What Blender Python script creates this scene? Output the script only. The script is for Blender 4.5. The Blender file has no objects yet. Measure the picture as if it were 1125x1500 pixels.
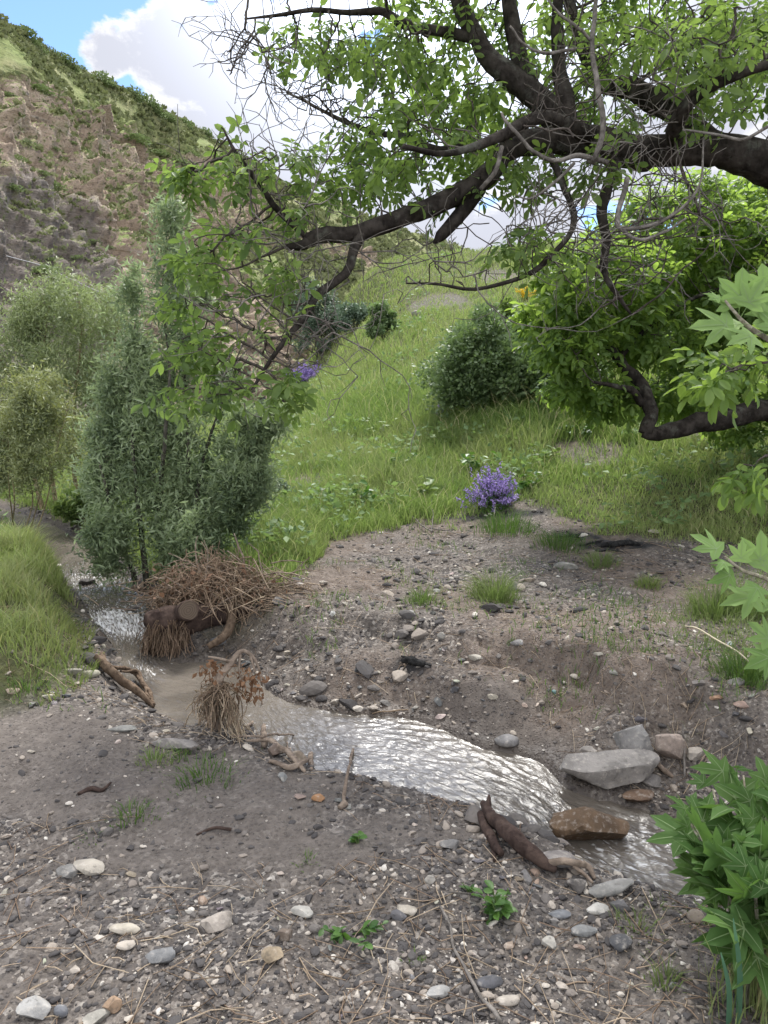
import bpy, math, random
import numpy as np
from mathutils import Vector, Matrix

random.seed(7)
RNG = np.random.default_rng(11)
SC = bpy.context.scene
COL = SC.collection
TAU = 2*math.pi

# ------------------------------------------------------------------ noise
_perm = np.random.default_rng(3).permutation(256)
_perm = np.concatenate([_perm, _perm, _perm])
_grad = np.random.default_rng(5).normal(size=(256, 3))
_grad /= np.linalg.norm(_grad, axis=1)[:, None]

def gn(p):
    p = np.asarray(p, float)
    i = np.floor(p).astype(int)
    f = p - i
    u = f*f*f*(f*(f*6-15)+10)
    i &= 255
    out = 0
    for dx in (0, 1):
        wx = u[:, 0] if dx else 1-u[:, 0]
        a = _perm[(i[:, 0]+dx) & 255]
        for dy in (0, 1):
            wy = u[:, 1] if dy else 1-u[:, 1]
            b = _perm[a+((i[:, 1]+dy) & 255)]
            for dz in (0, 1):
                wz = u[:, 2] if dz else 1-u[:, 2]
                g = _grad[_perm[b+((i[:, 2]+dz) & 255)]]
                d = g[:, 0]*(f[:, 0]-dx)+g[:, 1]*(f[:, 1]-dy)+g[:, 2]*(f[:, 2]-dz)
                out = out + wx*wy*wz*d
    return out*1.6

def fbm(p, oct=4, lac=2.03, gain=.5):
    p = np.asarray(p, float)
    s, a, t = 0, 1, 0
    for k in range(oct):
        s = s + a*gn(p+k*17.3)
        t += a
        a *= gain
        p = p*lac
    return s/t

def ridged(p, oct=4):
    p = np.asarray(p, float)
    s, a, t = 0, 1, 0
    for k in range(oct):
        s = s + a*(1-np.abs(gn(p+k*9.1))*2)
        t += a
        a *= .5
        p = p*2.1
    return s/t

def sstep(a, b, x):
    t = np.clip((x-a)/(b-a), 0, 1)
    return t*t*(3-2*t)

def pts2(x, y, sc, z=0.):
    return np.stack([x*sc, y*sc, np.full_like(x, z)], 1)

# ------------------------------------------------------------------ mesh helpers
def link(o, parent=None):
    COL.objects.link(o)
    if parent is not None:
        o.parent = parent
    return o

def mesh_arrays(name, V, faces, mat=None, attrs=None, smooth=True, uv=None):
    """faces: list of int arrays (N,k)."""
    me = bpy.data.meshes.new(name)
    V = np.ascontiguousarray(V, np.float32)
    me.vertices.add(len(V))
    me.vertices.foreach_set('co', V.ravel())
    faces = [np.asarray(f, np.int32) for f in faces if len(f)]
    li = np.concatenate([f.ravel() for f in faces])
    st, o = [], 0
    for f in faces:
        n, k = f.shape
        st.append(o+np.arange(n)*k)
        o += n*k
    st = np.concatenate(st).astype(np.int32)
    me.loops.add(len(li))
    me.loops.foreach_set('vertex_index', li)
    me.polygons.add(len(st))
    me.polygons.foreach_set('loop_start', st)
    me.update(calc_edges=True)
    me.polygons.foreach_set('use_smooth', np.full(len(st), smooth))
    for k, a in (attrs or {}).items():
        a = np.asarray(a, np.float32)
        at = me.attributes.new(k, 'FLOAT', 'POINT')
        at.data.foreach_set('value', np.ascontiguousarray(a))
    if mat:
        me.materials.append(mat)
    return me

def obj(name, me, parent=None, loc=None):
    o = bpy.data.objects.new(name, me)
    link(o, parent)
    if loc is not None:
        o.location = loc
    return o

def tag(o, label=None, cat=None, group=None, kind=None):
    if label: o['label'] = label
    if cat: o['category'] = cat
    if group: o['group'] = group
    if kind: o['kind'] = kind
    return o

def thing(name, loc, label, cat, group=None):
    o = bpy.data.objects.new(name, None)
    o.empty_display_size = .1
    link(o)
    o.location = loc
    return tag(o, label, cat, group)

class Acc:
    """collects vertices/faces of one mesh, world coordinates (optionally minus an origin)"""
    def __init__(s, org=(0, 0, 0)):
        s.V, s.Q, s.T, s.A, s.n = [], [], [], [], 0
        s.org = np.array(org, float)
    def add(s, V, Q=None, T=None, a=None):
        V = np.asarray(V, float)
        if Q is not None and len(Q): s.Q.append(np.asarray(Q)+s.n)
        if T is not None and len(T): s.T.append(np.asarray(T)+s.n)
        s.V.append(V-s.org)
        s.A.append(np.full(len(V), .5) if a is None else np.broadcast_to(np.asarray(a, float), (len(V),)))
        s.n += len(V)
    def mesh(s, name, mat, smooth=True):
        F = []
        if s.Q: F.append(np.concatenate(s.Q))
        if s.T: F.append(np.concatenate(s.T))
        return mesh_arrays(name, np.concatenate(s.V), F, mat, {'rnd': np.concatenate(s.A)}, smooth)
    def obj(s, name, mat, parent=None, smooth=True, loc=None):
        return obj(name, s.mesh(name, mat, smooth), parent, loc)

def unit(v):
    v = np.asarray(v, float)
    return v/(np.linalg.norm(v, axis=-1, keepdims=True)+1e-9)

def spline(P, n):
    """Catmull-Rom through rows of P (any columns), n samples"""
    P = np.asarray(P, float)
    if len(P) == 2:
        t = np.linspace(0, 1, n)[:, None]
        return P[0]*(1-t)+P[1]*t
    Q = np.vstack([2*P[0]-P[1], P, 2*P[-1]-P[-2]])
    L = np.concatenate([[0], np.cumsum(np.linalg.norm(np.diff(P[:, :3], axis=0), axis=1))])
    s = np.linspace(0, L[-1], n)
    i = np.clip(np.searchsorted(L, s, 'right')-1, 0, len(P)-2)
    t = ((s-L[i])/(L[i+1]-L[i]+1e-9))[:, None]
    a, b, c, d = Q[i], Q[i+1], Q[i+2], Q[i+3]
    return .5*(2*b+(c-a)*t+(2*a-5*b+4*c-d)*t*t+(3*b-a-3*c+d)*t**3)

def tube(acc, P, R, k=8, rough=0., seed=0., a=.5, cap=True, freq=1.0):
    """swept tube with bark roughness"""
    P = np.asarray(P, float); R = np.asarray(R, float)
    n = len(P)
    T = unit(np.gradient(P, axis=0))
    ref = np.array([0, 0, 1.]) if abs(T[0, 2]) < .9 else np.array([1., 0, 0])
    N = np.zeros_like(P)
    u = unit(np.cross(T[0], ref))
    for i in range(n):
        u = unit(u-np.dot(u, T[i])*T[i]); N[i] = u
    B = np.cross(T, N)
    th = np.arange(k)/k*TAU
    D = N[:, None]*np.cos(th)[None, :, None]+B[:, None]*np.sin(th)[None, :, None]
    r = np.repeat(R[:, None], k, 1)
    V = P[:, None]+D*r[..., None]
    if rough:
        L = np.concatenate([[0], np.cumsum(np.linalg.norm(np.diff(P, axis=0), axis=1))])
        rf = np.maximum(r*14, 1.1)*freq
        q = np.stack([np.cos(th)[None]*rf, np.sin(th)[None]*rf, np.repeat(L[:, None]*3*freq, k, 1)], -1).reshape(-1, 3)+seed
        nz = ridged(q*1.7, 3)*.6+fbm(q*.35, 2)*1.1
        V = V+D*(r*rough)[..., None]*nz.reshape(n, k)[..., None]
    V = V.reshape(-1, 3)
    i = np.arange(n-1)[:, None]*k; j = np.arange(k)[None]
    Q = np.stack([i+j, i+(j+1) % k, i+k+(j+1) % k, i+k+j], -1).reshape(-1, 4)
    Tt = None
    if cap:
        V = np.vstack([V, P[0], P[-1]])
        c0 = n*k; c1 = c0+1; jj = np.arange(k)
        Tt = np.vstack([np.stack([np.full(k, c0), (jj+1) % k, jj], 1), np.stack([np.full(k, c1), (n-1)*k+jj, (n-1)*k+(jj+1) % k], 1)])
    acc.add(V, Q, Tt, a)

def sticks(acc, A, B, ra, rb, k=4, a=None):
    """many frusta A->B at once"""
    A = np.asarray(A, float); B = np.asarray(B, float); n = len(A)
    if n == 0: return
    T = unit(B-A)
    ref = np.where(np.abs(T[:, 2:3]) < .9, np.array([[0, 0, 1.]]), np.array([[1., 0, 0]]))
    N = unit(np.cross(T, ref)); Bn = np.cross(T, N)
    th = np.arange(k)/k*TAU
    D = N[:, None]*np.cos(th)[None, :, None]+Bn[:, None]*np.sin(th)[None, :, None]
    ra = np.broadcast_to(ra, (n,)); rb = np.broadcast_to(rb, (n,))
    V = np.stack([A[:, None]+D*ra[:, None, None], B[:, None]+D*rb[:, None, None]], 1).reshape(-1, 3)
    base = np.arange(n)[:, None]*2*k; j = np.arange(k)[None]
    Q = np.stack([base+j, base+(j+1) % k, base+k+(j+1) % k, base+k+j], -1).reshape(-1, 4)
    av = np.repeat(np.broadcast_to(.5 if a is None else a, (n,)), 2*k)
    acc.add(V, Q, None, av)

def frames(yd, zr):
    """rotation matrices: columns x,y,z; y along yd, z close to zr"""
    y = unit(yd)
    x = unit(np.cross(y, zr)+1e-6)
    z = np.cross(x, y)
    return np.stack([x, y, z], -1)

def instance(acc, tv, tq, tt, pos, rot, scale, a):
    """leaf template copies; tv (k,3)"""
    n = len(pos)
    if n == 0: return
    k = len(tv)
    scale = np.asarray(scale, float)
    if scale.ndim == 1: scale = scale[:, None]
    sv = tv[None]*scale[:, None, :]
    V = np.einsum('nij,nkj->nki', rot, sv)+pos[:, None]
    off = (np.arange(n)*k)[:, None, None]
    Q = (np.asarray(tq)[None]+off).reshape(-1, 4) if tq is not None and len(tq) else None
    T = (np.asarray(tt)[None]+off).reshape(-1, 3) if tt is not None and len(tt) else None
    acc.add(V.reshape(-1, 3), Q, T, np.repeat(np.broadcast_to(a, (n,)), k))

# ------------------------------------------------------------------ camera
CAMZ, PITCH, FP = 1.6, math.radians(10.0), 1125.0
CP, SP = math.cos(PITCH), math.sin(PITCH)
CAMP = np.array([0, 0, CAMZ])
cam = bpy.data.cameras.new('camera')
cam.sensor_fit = 'HORIZONTAL'; cam.sensor_width = 36; cam.lens = 36
cam.clip_end = 2000; cam.clip_start = .02
camo = bpy.data.objects.new('camera', cam); link(camo)
camo.location = CAMP; camo.rotation_euler = (math.radians(90)-PITCH, 0, 0)
SC.camera = camo

def ray(u, v):
    a = (np.asarray(u, float)-562.5)/FP; t = (750-np.asarray(v, float))/FP
    return np.stack([a, CP+SP*t, -SP+CP*t], -1)
def P(u, v, d):
    """point at depth d along the viewing axis"""
    return CAMP+ray(u, v)*np.asarray(d, float)[..., None]
def onz(u, v, z):
    r = ray(u, v)
    return CAMP+r*((np.asarray(z)-CAMZ)/r[..., 2])[..., None]
def proj(p):
    p = np.asarray(p, float)-CAMP
    d = p[..., 1]*CP-p[..., 2]*SP
    return 562.5+p[..., 0]/d*FP, 750-(p[..., 1]*SP+p[..., 2]*CP)/d*FP, d

# ------------------------------------------------------------------ terrain
LB = [(-160,742,-.02),(-60,757,-.03),(10,776,-.04),(60,802,-.05),(95,838,-.06),(112,870,-.07),(135,900,-.08),(162,930,-.12),(176,958,-.18),(180,985,-.2),(212,1030,-.2),
      (262,1072,-.2),(330,1082,-.2),(372,1078,-.2),(420,1108,-.2),(455,1134,-.2),(495,1156,-.2),(560,1172,-.21),(625,1187,-.22),(685,1200,-.23),(735,1226,-.25),
      (795,1262,-.28),(860,1299,-.3),(920,1324,-.31),(1000,1345,-.32),(1100,1370,-.33),(1250,1380,-.35),(1500,1420,-.38)]
RB = [(-160,722,-.02),(-40,735,-.03),(30,752,-.04),(90,775,-.05),(145,815,-.06),(190,845,-.07),(222,870,-.08),(236,915,-.12),(232,955,-.18),(262,968,-.2),(330,968,-.2),
      (372,985,-.2),(395,1012,-.2),(432,1030,-.2),(505,1044,-.2),(585,1050,-.2),(640,1062,-.2),(700,1088,-.2),(755,1098,-.21),(800,1112,-.22),(835,1145,-.24),(900,1166,-.26),
      (960,1186,-.28),(1005,1200,-.29),(1065,1230,-.3),(1150,1265,-.33),(1280,1310,-.35),(1500,1360,-.38)]
def bank(L):
    L = np.array(L, float)
    p = onz(L[:, 0], L[:, 1], L[:, 2])
    return spline(np.c_[p[:, :2], p[:, 2]], 160)
LBW, RBW = bank(LB), bank(RB)
# centreline samples: (x,y,z)
CL = (LBW+RBW)/2
# flow arc length
SL = np.concatenate([[0], np.cumsum(np.linalg.norm(np.diff(CL[:, :2], axis=0), axis=1))])
_o = np.argsort(CL[:, 0]); CLX, CLY = CL[_o, 0], CL[_o, 1]
POLY = np.vstack([LBW[:, :2], RBW[::-1, :2]])

def seg_dist(x, y, poly):
    """distance to closed polygon and inside flag; chunked"""
    n = len(x)
    A = poly; B = np.roll(poly, -1, 0)
    d = np.full(n, 1e9); ins = np.zeros(n, bool)
    for a, b in zip(A, B):
        ab = b-a; L2 = ab@ab+1e-12
        t = np.clip(((x-a[0])*ab[0]+(y-a[1])*ab[1])/L2, 0, 1)
        dd = (x-a[0]-t*ab[0])**2+(y-a[1]-t*ab[1])**2
        np.minimum(d, dd, out=d)
        c = (a[1] > y) != (b[1] > y)
        if c.any():
            xi = a[0]+(y-a[1])*ab[0]/(ab[1]+1e-12)
            ins ^= c & (x < xi)
    return np.sqrt(d), ins

def water_sd(x, y):
    d = np.full(len(x), 3.0)
    m = (x > -9) & (x < 6) & (y > .8) & (y < 12.5)
    if m.any():
        dd, ins = seg_dist(x[m], y[m], POLY)
        d[m] = np.where(ins, -dd, np.minimum(dd, 3))
    return d

def nearest_cl(x, y):
    best = np.full(len(x), 1e9); idx = np.zeros(len(x), int)
    for i, c in enumerate(CL[:, :2]):
        dd = (x-c[0])**2+(y-c[1])**2
        m = dd < best
        best[m] = dd[m]; idx[m] = i
    return idx
def zw(x, y):
    i = nearest_cl(x, y)
    # smooth by projecting between neighbours
    i0 = np.clip(i, 1, len(CL)-2)
    t = CL[i0+1, :2]-CL[i0-1, :2]
    tt = ((x-CL[i0, 0])*t[:, 0]+(y-CL[i0, 1])*t[:, 1])/((t**2).sum(1)+1e-9)
    tt = np.clip(tt, -.5, .5)
    return CL[i0, 2]+(CL[i0+1, 2]-CL[i0-1, 2])*tt

def curve(pts, z=.15):
    p = np.array(pts, float)
    w = onz(p[:, 0], p[:, 1], z)
    o = np.argsort(w[:, 0])
    return w[o, 0], w[o, 1]
TERR = curve([(300,905),(360,918),(450,915),(560,910),(640,928),(760,948),(850,968),(940,1000),(1010,1008),(1125,1065),(1300,1120)], .1)
GRASS = curve([(310,838),(400,842),(455,825),(485,775),(520,768),(600,768),(680,760),(760,757),(840,764),(900,778),(1000,790),(1125,800),(1400,830)], .2)
GX, GY = .55, .835
TERH = .12
def slope_s(x, y):
    return GX*(x+.2)+GY*(y-8.3)
def slope_h(s):
    sp = np.where(s > -6, np.log1p(np.exp(np.clip(s*1.6, -30, 30)))/1.6, 0)
    sp = np.minimum(sp, 21)
    h = .235*sp+.0042*sp*sp
    e = np.clip(s-17, 0, None)
    return h-np.minimum(.235*e*.5, 3)*0

LGRASS = np.array([onz(u, v, .12)[:2] for u, v in [(-400,740),(-50,765),(30,782),(75,802),(100,850),(112,905),(128,940),(95,985),(40,1003),(-60,1010),(-400,1020)]])

def H(x, y, detail=True):
    x = np.atleast_1d(np.asarray(x, float)); y = np.atleast_1d(np.asarray(y, float))
    big = fbm(pts2(x, y, .55, 1.3), 3)*.06
    yt = np.interp(x, *TERR)+fbm(pts2(x, y, 2.2, 7.7), 3)*.22
    tw = .10+.22*np.clip(fbm(pts2(x, y, .9, 4.4), 2)+.5, 0, 1)
    terr = sstep(-tw, tw, y-yt)*(x > -1.6)*TERH*(1+.7*np.exp(-((x-1.25)/.45)**2-((y-4.0)/.6)**2))
    base = big+terr
    side = sstep(-3.2, 3.4, x+.075*y+fbm(pts2(x, y, .12, 3.7), 2)*1.2)
    base = base+slope_h(slope_s(x, y))*sstep(5.2, 8, y)*side
    # left grassy bank
    m = (x < -1) & (y > 2.5) & (y < 11)
    if m.any():
        d, ins = seg_dist(x[m], y[m], LGRASS)
        sd = np.where(ins, d, -d)
        base[m] += .24*sstep(-.05, .3, sd)
    # right terrace corner bump
    sdw = water_sd(x, y)
    near = sdw < 1.2
    if near.any():
        xs, ys = x[near], y[near]
        w = zw(xs, ys)
        sd = sdw[near]
        bw = .26+.25*np.clip(fbm(pts2(xs, ys, 1.3, 9.1), 2)+.3, -.3, .8)
        left_steep = sstep(-1.3, -2.0, xs)*sstep(3.4, 4.2, ys)
        bw = bw*(1-.55*left_steep)*(1+.7*sstep(.2, 1.0, xs)*(ys > np.interp(xs, CLX, CLY)))
        t = sstep(-.02, 1, sd/bw)
        b = base[near]
        land = w+.02+(b-w-.02)*t
        bed = w+.01-np.clip(-sd*.9, 0, .16)
        base[near] = np.where(sd > 0, land, bed)
    if detail:
        rough = .012+.02*sstep(.0, .3, terr/TERH*(1-terr/TERH)*4)
        far_ = (y > np.interp(x, CLX, CLY)) & (x > -1.6)
        rough = rough*np.where(far_ & (y < 9), 1.55, 1.)
        base = base+fbm(pts2(x, y, 5.5, 2.2), 4)*rough*2*sstep(-.02, .15, sdw)+np.where(far_ & (y < 7), ridged(pts2(x, y, 9., 4.1), 3)-.6, 0)*.022*sstep(.08, .3, sdw)*sstep(1.4, .8, sdw)+fbm(pts2(x, y, 1.9, 5.1), 2)*.03*sstep(0, .3, sdw)
    return base

HZ = None
def HQ(x, y):
    """ground height looked up on the finished ground mesh"""
    if HZ is None: return H(x, y)
    x = np.atleast_1d(np.asarray(x, float)); y = np.atleast_1d(np.asarray(y, float))
    i = np.clip(np.searchsorted(gx, x)-1, 0, len(gx)-2); j = np.clip(np.searchsorted(gy, y)-1, 0, len(gy)-2)
    a = np.clip((x-gx[i])/(gx[i+1]-gx[i]), 0, 1); b = np.clip((y-gy[j])/(gy[j+1]-gy[j]), 0, 1)
    return HZ[j, i]*(1-a)*(1-b)+HZ[j, i+1]*a*(1-b)+HZ[j+1, i]*(1-a)*b+HZ[j+1, i+1]*a*b

def G(u, v):
    """ground point seen at pixel u,v"""
    u = np.atleast_1d(np.asarray(u, float)); v = np.atleast_1d(np.asarray(v, float))
    r = ray(u, v)
    lo = np.full(len(u), .8); 
    ts = np.concatenate([np.linspace(1.2, 6, 60), np.geomspace(6.1, 60, 90)])
    hit = np.full(len(u), 60.); prev = np.full(len(u), 1.0); done = np.zeros(len(u), bool)
    for t in ts:
        p = CAMP+r*t
        below = (p[:, 2] < HQ(p[:, 0], p[:, 1])) & ~done
        a = prev.copy()
        hit[below] = t; lo[below] = a[below]
        done |= below
        prev[:] = t
    b = hit.copy(); a = np.where(done, lo, hit)
    for _ in range(12):
        m = (a+b)/2
        p = CAMP+r*m[:, None]
        bl = p[:, 2] < HQ(p[:, 0], p[:, 1])
        b = np.where(bl, m, b); a = np.where(bl, a, m)
    p = CAMP+r*b[:, None]
    p[:, 2] = HQ(p[:, 0], p[:, 1])
    return p
def G1(u, v):
    return G([u], [v])[0]

def grass_mask(x, y):
    yg = np.interp(x, *GRASS)
    n = fbm(pts2(x, y, 1.1, 3.3), 4)
    g = sstep(-.3, .45, y-yg+n*1.15+fbm(pts2(x, y, 4.5, 13.), 2)*.5)*(x > -2.6)
    pu_, pv_, _d = proj(np.stack([x, y, slope_h(slope_s(x, y))*.9+.15], 1))
    for cu, cv, ru_, rv_ in ((640, 458, 46, 12), (860, 668, 55, 20), (455, 690, 40, 26), (720, 425, 50, 9), (560, 720, 30, 10), (1010, 640, 40, 14)):
        g = g*(1-.7*sstep(1.6, .3, ((pu_-cu)/ru_)**2+((pv_-cv)/rv_)**2+n*1.3))
    m = (x < -.8) & (y > 2.0)
    if m.any():
        d, ins = seg_dist(x[m], y[m], LGRASS)
        sd = np.where(ins, d, -d)
        g[m] = np.maximum(g[m], sstep(-.12, .12, sd+n[m]*.15))
    far = (x < -2.3) & (y > 7.0)
    g = np.where(far, np.maximum(g, sstep(-.3, .2, n+.15)), g)
    return g*sstep(.03, .2, water_sd(x, y))
# ------------------------------------------------------------------ material helpers
class NT:
    def __init__(s, name):
        s.m = bpy.data.materials.new(name); s.m.use_nodes = True
        s.t = s.m.node_tree; s.t.nodes.clear()
        s.out = s.n('ShaderNodeOutputMaterial')
    def n(s, ty, **kw):
        nd = s.t.nodes.new(ty)
        for k, v in kw.items():
            setattr(nd, k, v)
        return nd
    def l(s, a, b):
        s.t.links.new(a, b)
    def val(s, sock, v):
        if hasattr(v, 'is_output'): s.l(v, sock)
        elif v is not None:
            sock.default_value = v
    def attr(s, name):
        return s.n('ShaderNodeAttribute', attribute_name=name).outputs['Fac']
    def coord(s, which='Object'):
        return s.n('ShaderNodeTexCoord').outputs[which]
    def pos(s):
        return s.n('ShaderNodeNewGeometry').outputs['Position']
    def noise(s, vec, scale, detail=4, rough=.55, dist=0.):
        nd = s.n('ShaderNodeTexNoise'); s.l(vec, nd.inputs['Vector'])
        nd.inputs['Scale'].default_value = scale; nd.inputs['Detail'].default_value = detail
        nd.inputs['Roughness'].default_value = rough; nd.inputs['Distortion'].default_value = dist
        return nd.outputs['Fac']
    def voro(s, vec, scale, out='Distance', feature='F1'):
        nd = s.n('ShaderNodeTexVoronoi', feature=feature); s.l(vec, nd.inputs['Vector'])
        nd.inputs['Scale'].default_value = scale
        return nd.outputs[out]
    def map(s, f, a, b, c=0., d=1.):
        nd = s.n('ShaderNodeMapRange', interpolation_type='SMOOTHSTEP'); s.l(f, nd.inputs['Value'])
        for i, x in zip(('From Min', 'From Max', 'To Min', 'To Max'), (a, b, c, d)): nd.inputs[i].default_value = x
        return nd.outputs['Result']
    def math(s, op, a, b=None):
        nd = s.n('ShaderNodeMath', operation=op); s.val(nd.inputs[0], a)
        if b is not None: s.val(nd.inputs[1], b)
        return nd.outputs[0]
    def mix(s, f, a, b, blend='MIX'):
        nd = s.n('ShaderNodeMix', data_type='RGBA', blend_type=blend)
        s.val(nd.inputs[0], f); 
        s.val(nd.inputs[6], a if hasattr(a, 'is_output') else (*a, 1)); s.val(nd.inputs[7], b if hasattr(b, 'is_output') else (*b, 1))
        return nd.outputs[2]
    def ramp(s, f, stops):
        nd = s.n('ShaderNodeValToRGB'); s.l(f, nd.inputs[0])
        e = nd.color_ramp.elements
        while len(e) < len(stops): e.new(.5)
        for el, (p, c) in zip(e, stops): el.position = p; el.color = (*c, 1)
        return nd.outputs[0]
    def scale(s, vec, xyz):
        nd = s.n('ShaderNodeMapping'); s.l(vec, nd.inputs['Vector']); nd.inputs['Scale'].default_value = xyz
        return nd.outputs[0]
    def bump(s, h, strength, dist, normal=None):
        nd = s.n('ShaderNodeBump'); s.l(h, nd.inputs['Height']); nd.inputs['Strength'].default_value = strength
        nd.inputs['Distance'].default_value = dist
        if normal is not None: s.l(normal, nd.inputs['Normal'])
        return nd.outputs[0]
    def pbr(s, col, rough=.8, normal=None, spec=.3, **kw):
        nd = s.n('ShaderNodeBsdfPrincipled')
        s.val(nd.inputs['Base Color'], col if hasattr(col, 'is_output') else (*col, 1))
        s.val(nd.inputs['Roughness'], rough); s.val(nd.inputs['Specular IOR Level'], spec)
        if normal is not None: s.l(normal, nd.inputs['Normal'])
        for k, v in kw.items(): s.val(nd.inputs[k], v)
        return nd.outputs[0]
    def done(s, sh):
        s.l(sh, s.out.inputs['Surface']); return s.m

def objrandom(t):
    return t.n('ShaderNodeObjectInfo').outputs['Random']

def leaf_mat(name, dark, light, trans, tw=.4, rough=.45, spec=.35, hue=None):
    t = NT(name)
    r = t.attr('rnd')
    c = t.mix(r, dark, light)
    if hue: c = t.mix(t.map(t.noise(t.pos(), hue[0], 2), .45, .65), c, hue[1])
    b = t.pbr(c, rough, None, spec)
    tr = t.n('ShaderNodeBsdfTranslucent')
    t.l(t.mix(r, tuple(x*.75 for x in trans), trans), tr.inputs['Color'])
    m = t.n('ShaderNodeMixShader'); m.inputs[0].default_value = tw
    t.l(b, m.inputs[1]); t.l(tr.outputs[0], m.inputs[2])
    return t.done(m.outputs[0])

def bark_mat(name, a, b, sc=9., lichen=None):
    t = NT(name); p = t.pos()
    n = t.noise(p, sc, 6, .65); r = t.voro(t.scale(p, (1, 1, .35)), sc*2.4)
    c = t.mix(t.map(n, .35, .68), a, b)
    if lichen: c = t.mix(t.map(t.noise(p, 4.5, 5, .7), .55, .68), c, lichen)
    c = t.mix(t.math('MULTIPLY', t.map(r, .05, .35, 1, 0), .55), c, tuple(x*.35 for x in a))
    return t.done(t.pbr(c, .95, t.bump(t.math('ADD', n, r), 1, .012), .1))

def stone_mat(name):
    """colour from the object itself, tint stored in object colour"""
    t = NT(name); p = t.coord('Object')
    oc = t.n('ShaderNodeObjectInfo').outputs['Color']
    n = t.noise(t.pos(), 38, 5, .65); n2 = t.noise(t.pos(), 9, 4, .6)
    c = t.mix(t.map(n2, .3, .7), t.mix(.45, oc, (0, 0, 0)), oc)
    c = t.mix(t.math('MULTIPLY', t.map(n, .5, .72), .35), c, (.55, .50, .44))
    c = t.mix(t.math('MULTIPLY', t.map(n, .44, .30), .5), c, (.05, .045, .04))
    return t.done(t.pbr(c, .78, t.bump(t.math('ADD', n, n2), .8, .006), .25))
M_STONE = stone_mat('stone')

# ------------------------------------------------------------------ sky and light
SUN_AZ, SUN_EL = math.radians(10), math.radians(54)    # azimuth from +Y towards +X
w = bpy.data.worlds.new('World'); SC.world = w; w.use_nodes = True
wt = w.node_tree; wt.nodes.clear()
class WT(NT):
    def __init__(s, tree): s.t = tree
W = WT(wt)
out = W.n('ShaderNodeOutputWorld'); bg = W.n('ShaderNodeBackground')
sky = W.n('ShaderNodeTexSky', sky_type='NISHITA', sun_disc=False)
sky.sun_elevation = SUN_EL; sky.sun_rotation = SUN_AZ; sky.altitude = 1500; sky.air_density = 1.0; sky.dust_density = .6; sky.ozone_density = 2.
dirv = W.coord('Generated')
def cdir(u, v): return unit(ray(u, v))
def lobe(u, v, r0, r1):
    d = cdir(u, v)
    dp = W.n('ShaderNodeVectorMath', operation='DOT_PRODUCT'); W.l(dirv, dp.inputs[0]); dp.inputs[1].default_value = tuple(d)
    ang = W.math('MULTIPLY', W.math('ARCCOSINE', dp.outputs['Value']), 180/math.pi)
    return W.map(ang, r1, r0)
cn = W.noise(W.scale(dirv, (1, 1, 1.5)), 5.5, 9, .6, .25)
cn2 = W.noise(W.scale(dirv, (1, 1, 1.7)), 2.0, 5, .55)
lob = lobe(385, 190, 4.0, 9.5)
for a in ((275, 125, .5, 7.5), (470, 190, 3, 9), (600, 260, 4, 13), (850, 130, 4, 14), (700, 360, 4, 13), (1050, 20, 6, 18), (162, 92, -.5, 3.2), (640, -260, 4, 17)):
    lob = W.math('MAXIMUM', lob, lobe(*a))
away = W.map(cn2, .42, .55)                       # broken cloud out of view, added as fill light
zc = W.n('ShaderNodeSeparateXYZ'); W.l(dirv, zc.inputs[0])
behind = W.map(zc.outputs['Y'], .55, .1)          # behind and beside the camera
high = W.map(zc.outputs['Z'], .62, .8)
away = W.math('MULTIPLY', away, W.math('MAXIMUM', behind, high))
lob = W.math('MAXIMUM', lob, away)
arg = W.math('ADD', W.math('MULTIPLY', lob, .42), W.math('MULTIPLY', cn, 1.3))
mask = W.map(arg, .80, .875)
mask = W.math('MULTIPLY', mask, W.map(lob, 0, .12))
cn3 = W.noise(W.scale(dirv, (1, 1, 1.4)), 13, 8, .65, .4)
thick = W.map(W.math('ADD', arg, W.math('MULTIPLY', W.math('SUBTRACT', cn3, .5), .75)), .80, .96)
glow = W.math('MAXIMUM', W.math('POWER', lobe(620, -230, 3, 24), 1.6), W.math('MULTIPLY', W.math('POWER', lobe(495, 150, 0, 10), 1.6), .07))
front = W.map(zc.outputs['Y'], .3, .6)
ccol = W.mix(thick, W.mix(front, (9.6, 9.5, 9.3), (3.5, 3.5, 3.6)), W.mix(front, (8.2, 8.1, 8.0), (2.35, 2.42, 2.75)))  # unseen cloud behind the camera made brighter to lift shaded sides
ccol = W.mix(glow, ccol, (9.5, 10.6, 12.8))
skyc = W.mix(1.0, sky.outputs[0], (.66, .72, .84), 'MULTIPLY')
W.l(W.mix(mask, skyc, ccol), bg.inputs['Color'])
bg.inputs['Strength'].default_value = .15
W.l(bg.outputs[0], out.inputs['Surface'])

sd = bpy.data.lights.new('sun', 'SUN'); sd.energy = 3.3; sd.angle = math.radians(16); sd.color = (1, .97, .92)
so = bpy.data.objects.new('sun', sd); link(so)
sv = Vector((math.sin(SUN_AZ)*math.cos(SUN_EL), math.cos(SUN_AZ)*math.cos(SUN_EL), math.sin(SUN_EL)))
so.rotation_euler = sv.to_track_quat('Z', 'Y').to_euler(); so.location = (0, 0, 30)
SC.view_settings.view_transform = 'Standard'; SC.view_settings.look = 'None'
SC.view_settings.exposure = 1.08; SC.view_settings.gamma = 1
SC.cycles.use_denoising = True
SC.cycles.max_bounces = 6; SC.cycles.transparent_max_bounces = 8; SC.cycles.diffuse_bounces = 4
SC.cycles.caustics_reflective = False; SC.cycles.caustics_refractive = False

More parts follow.
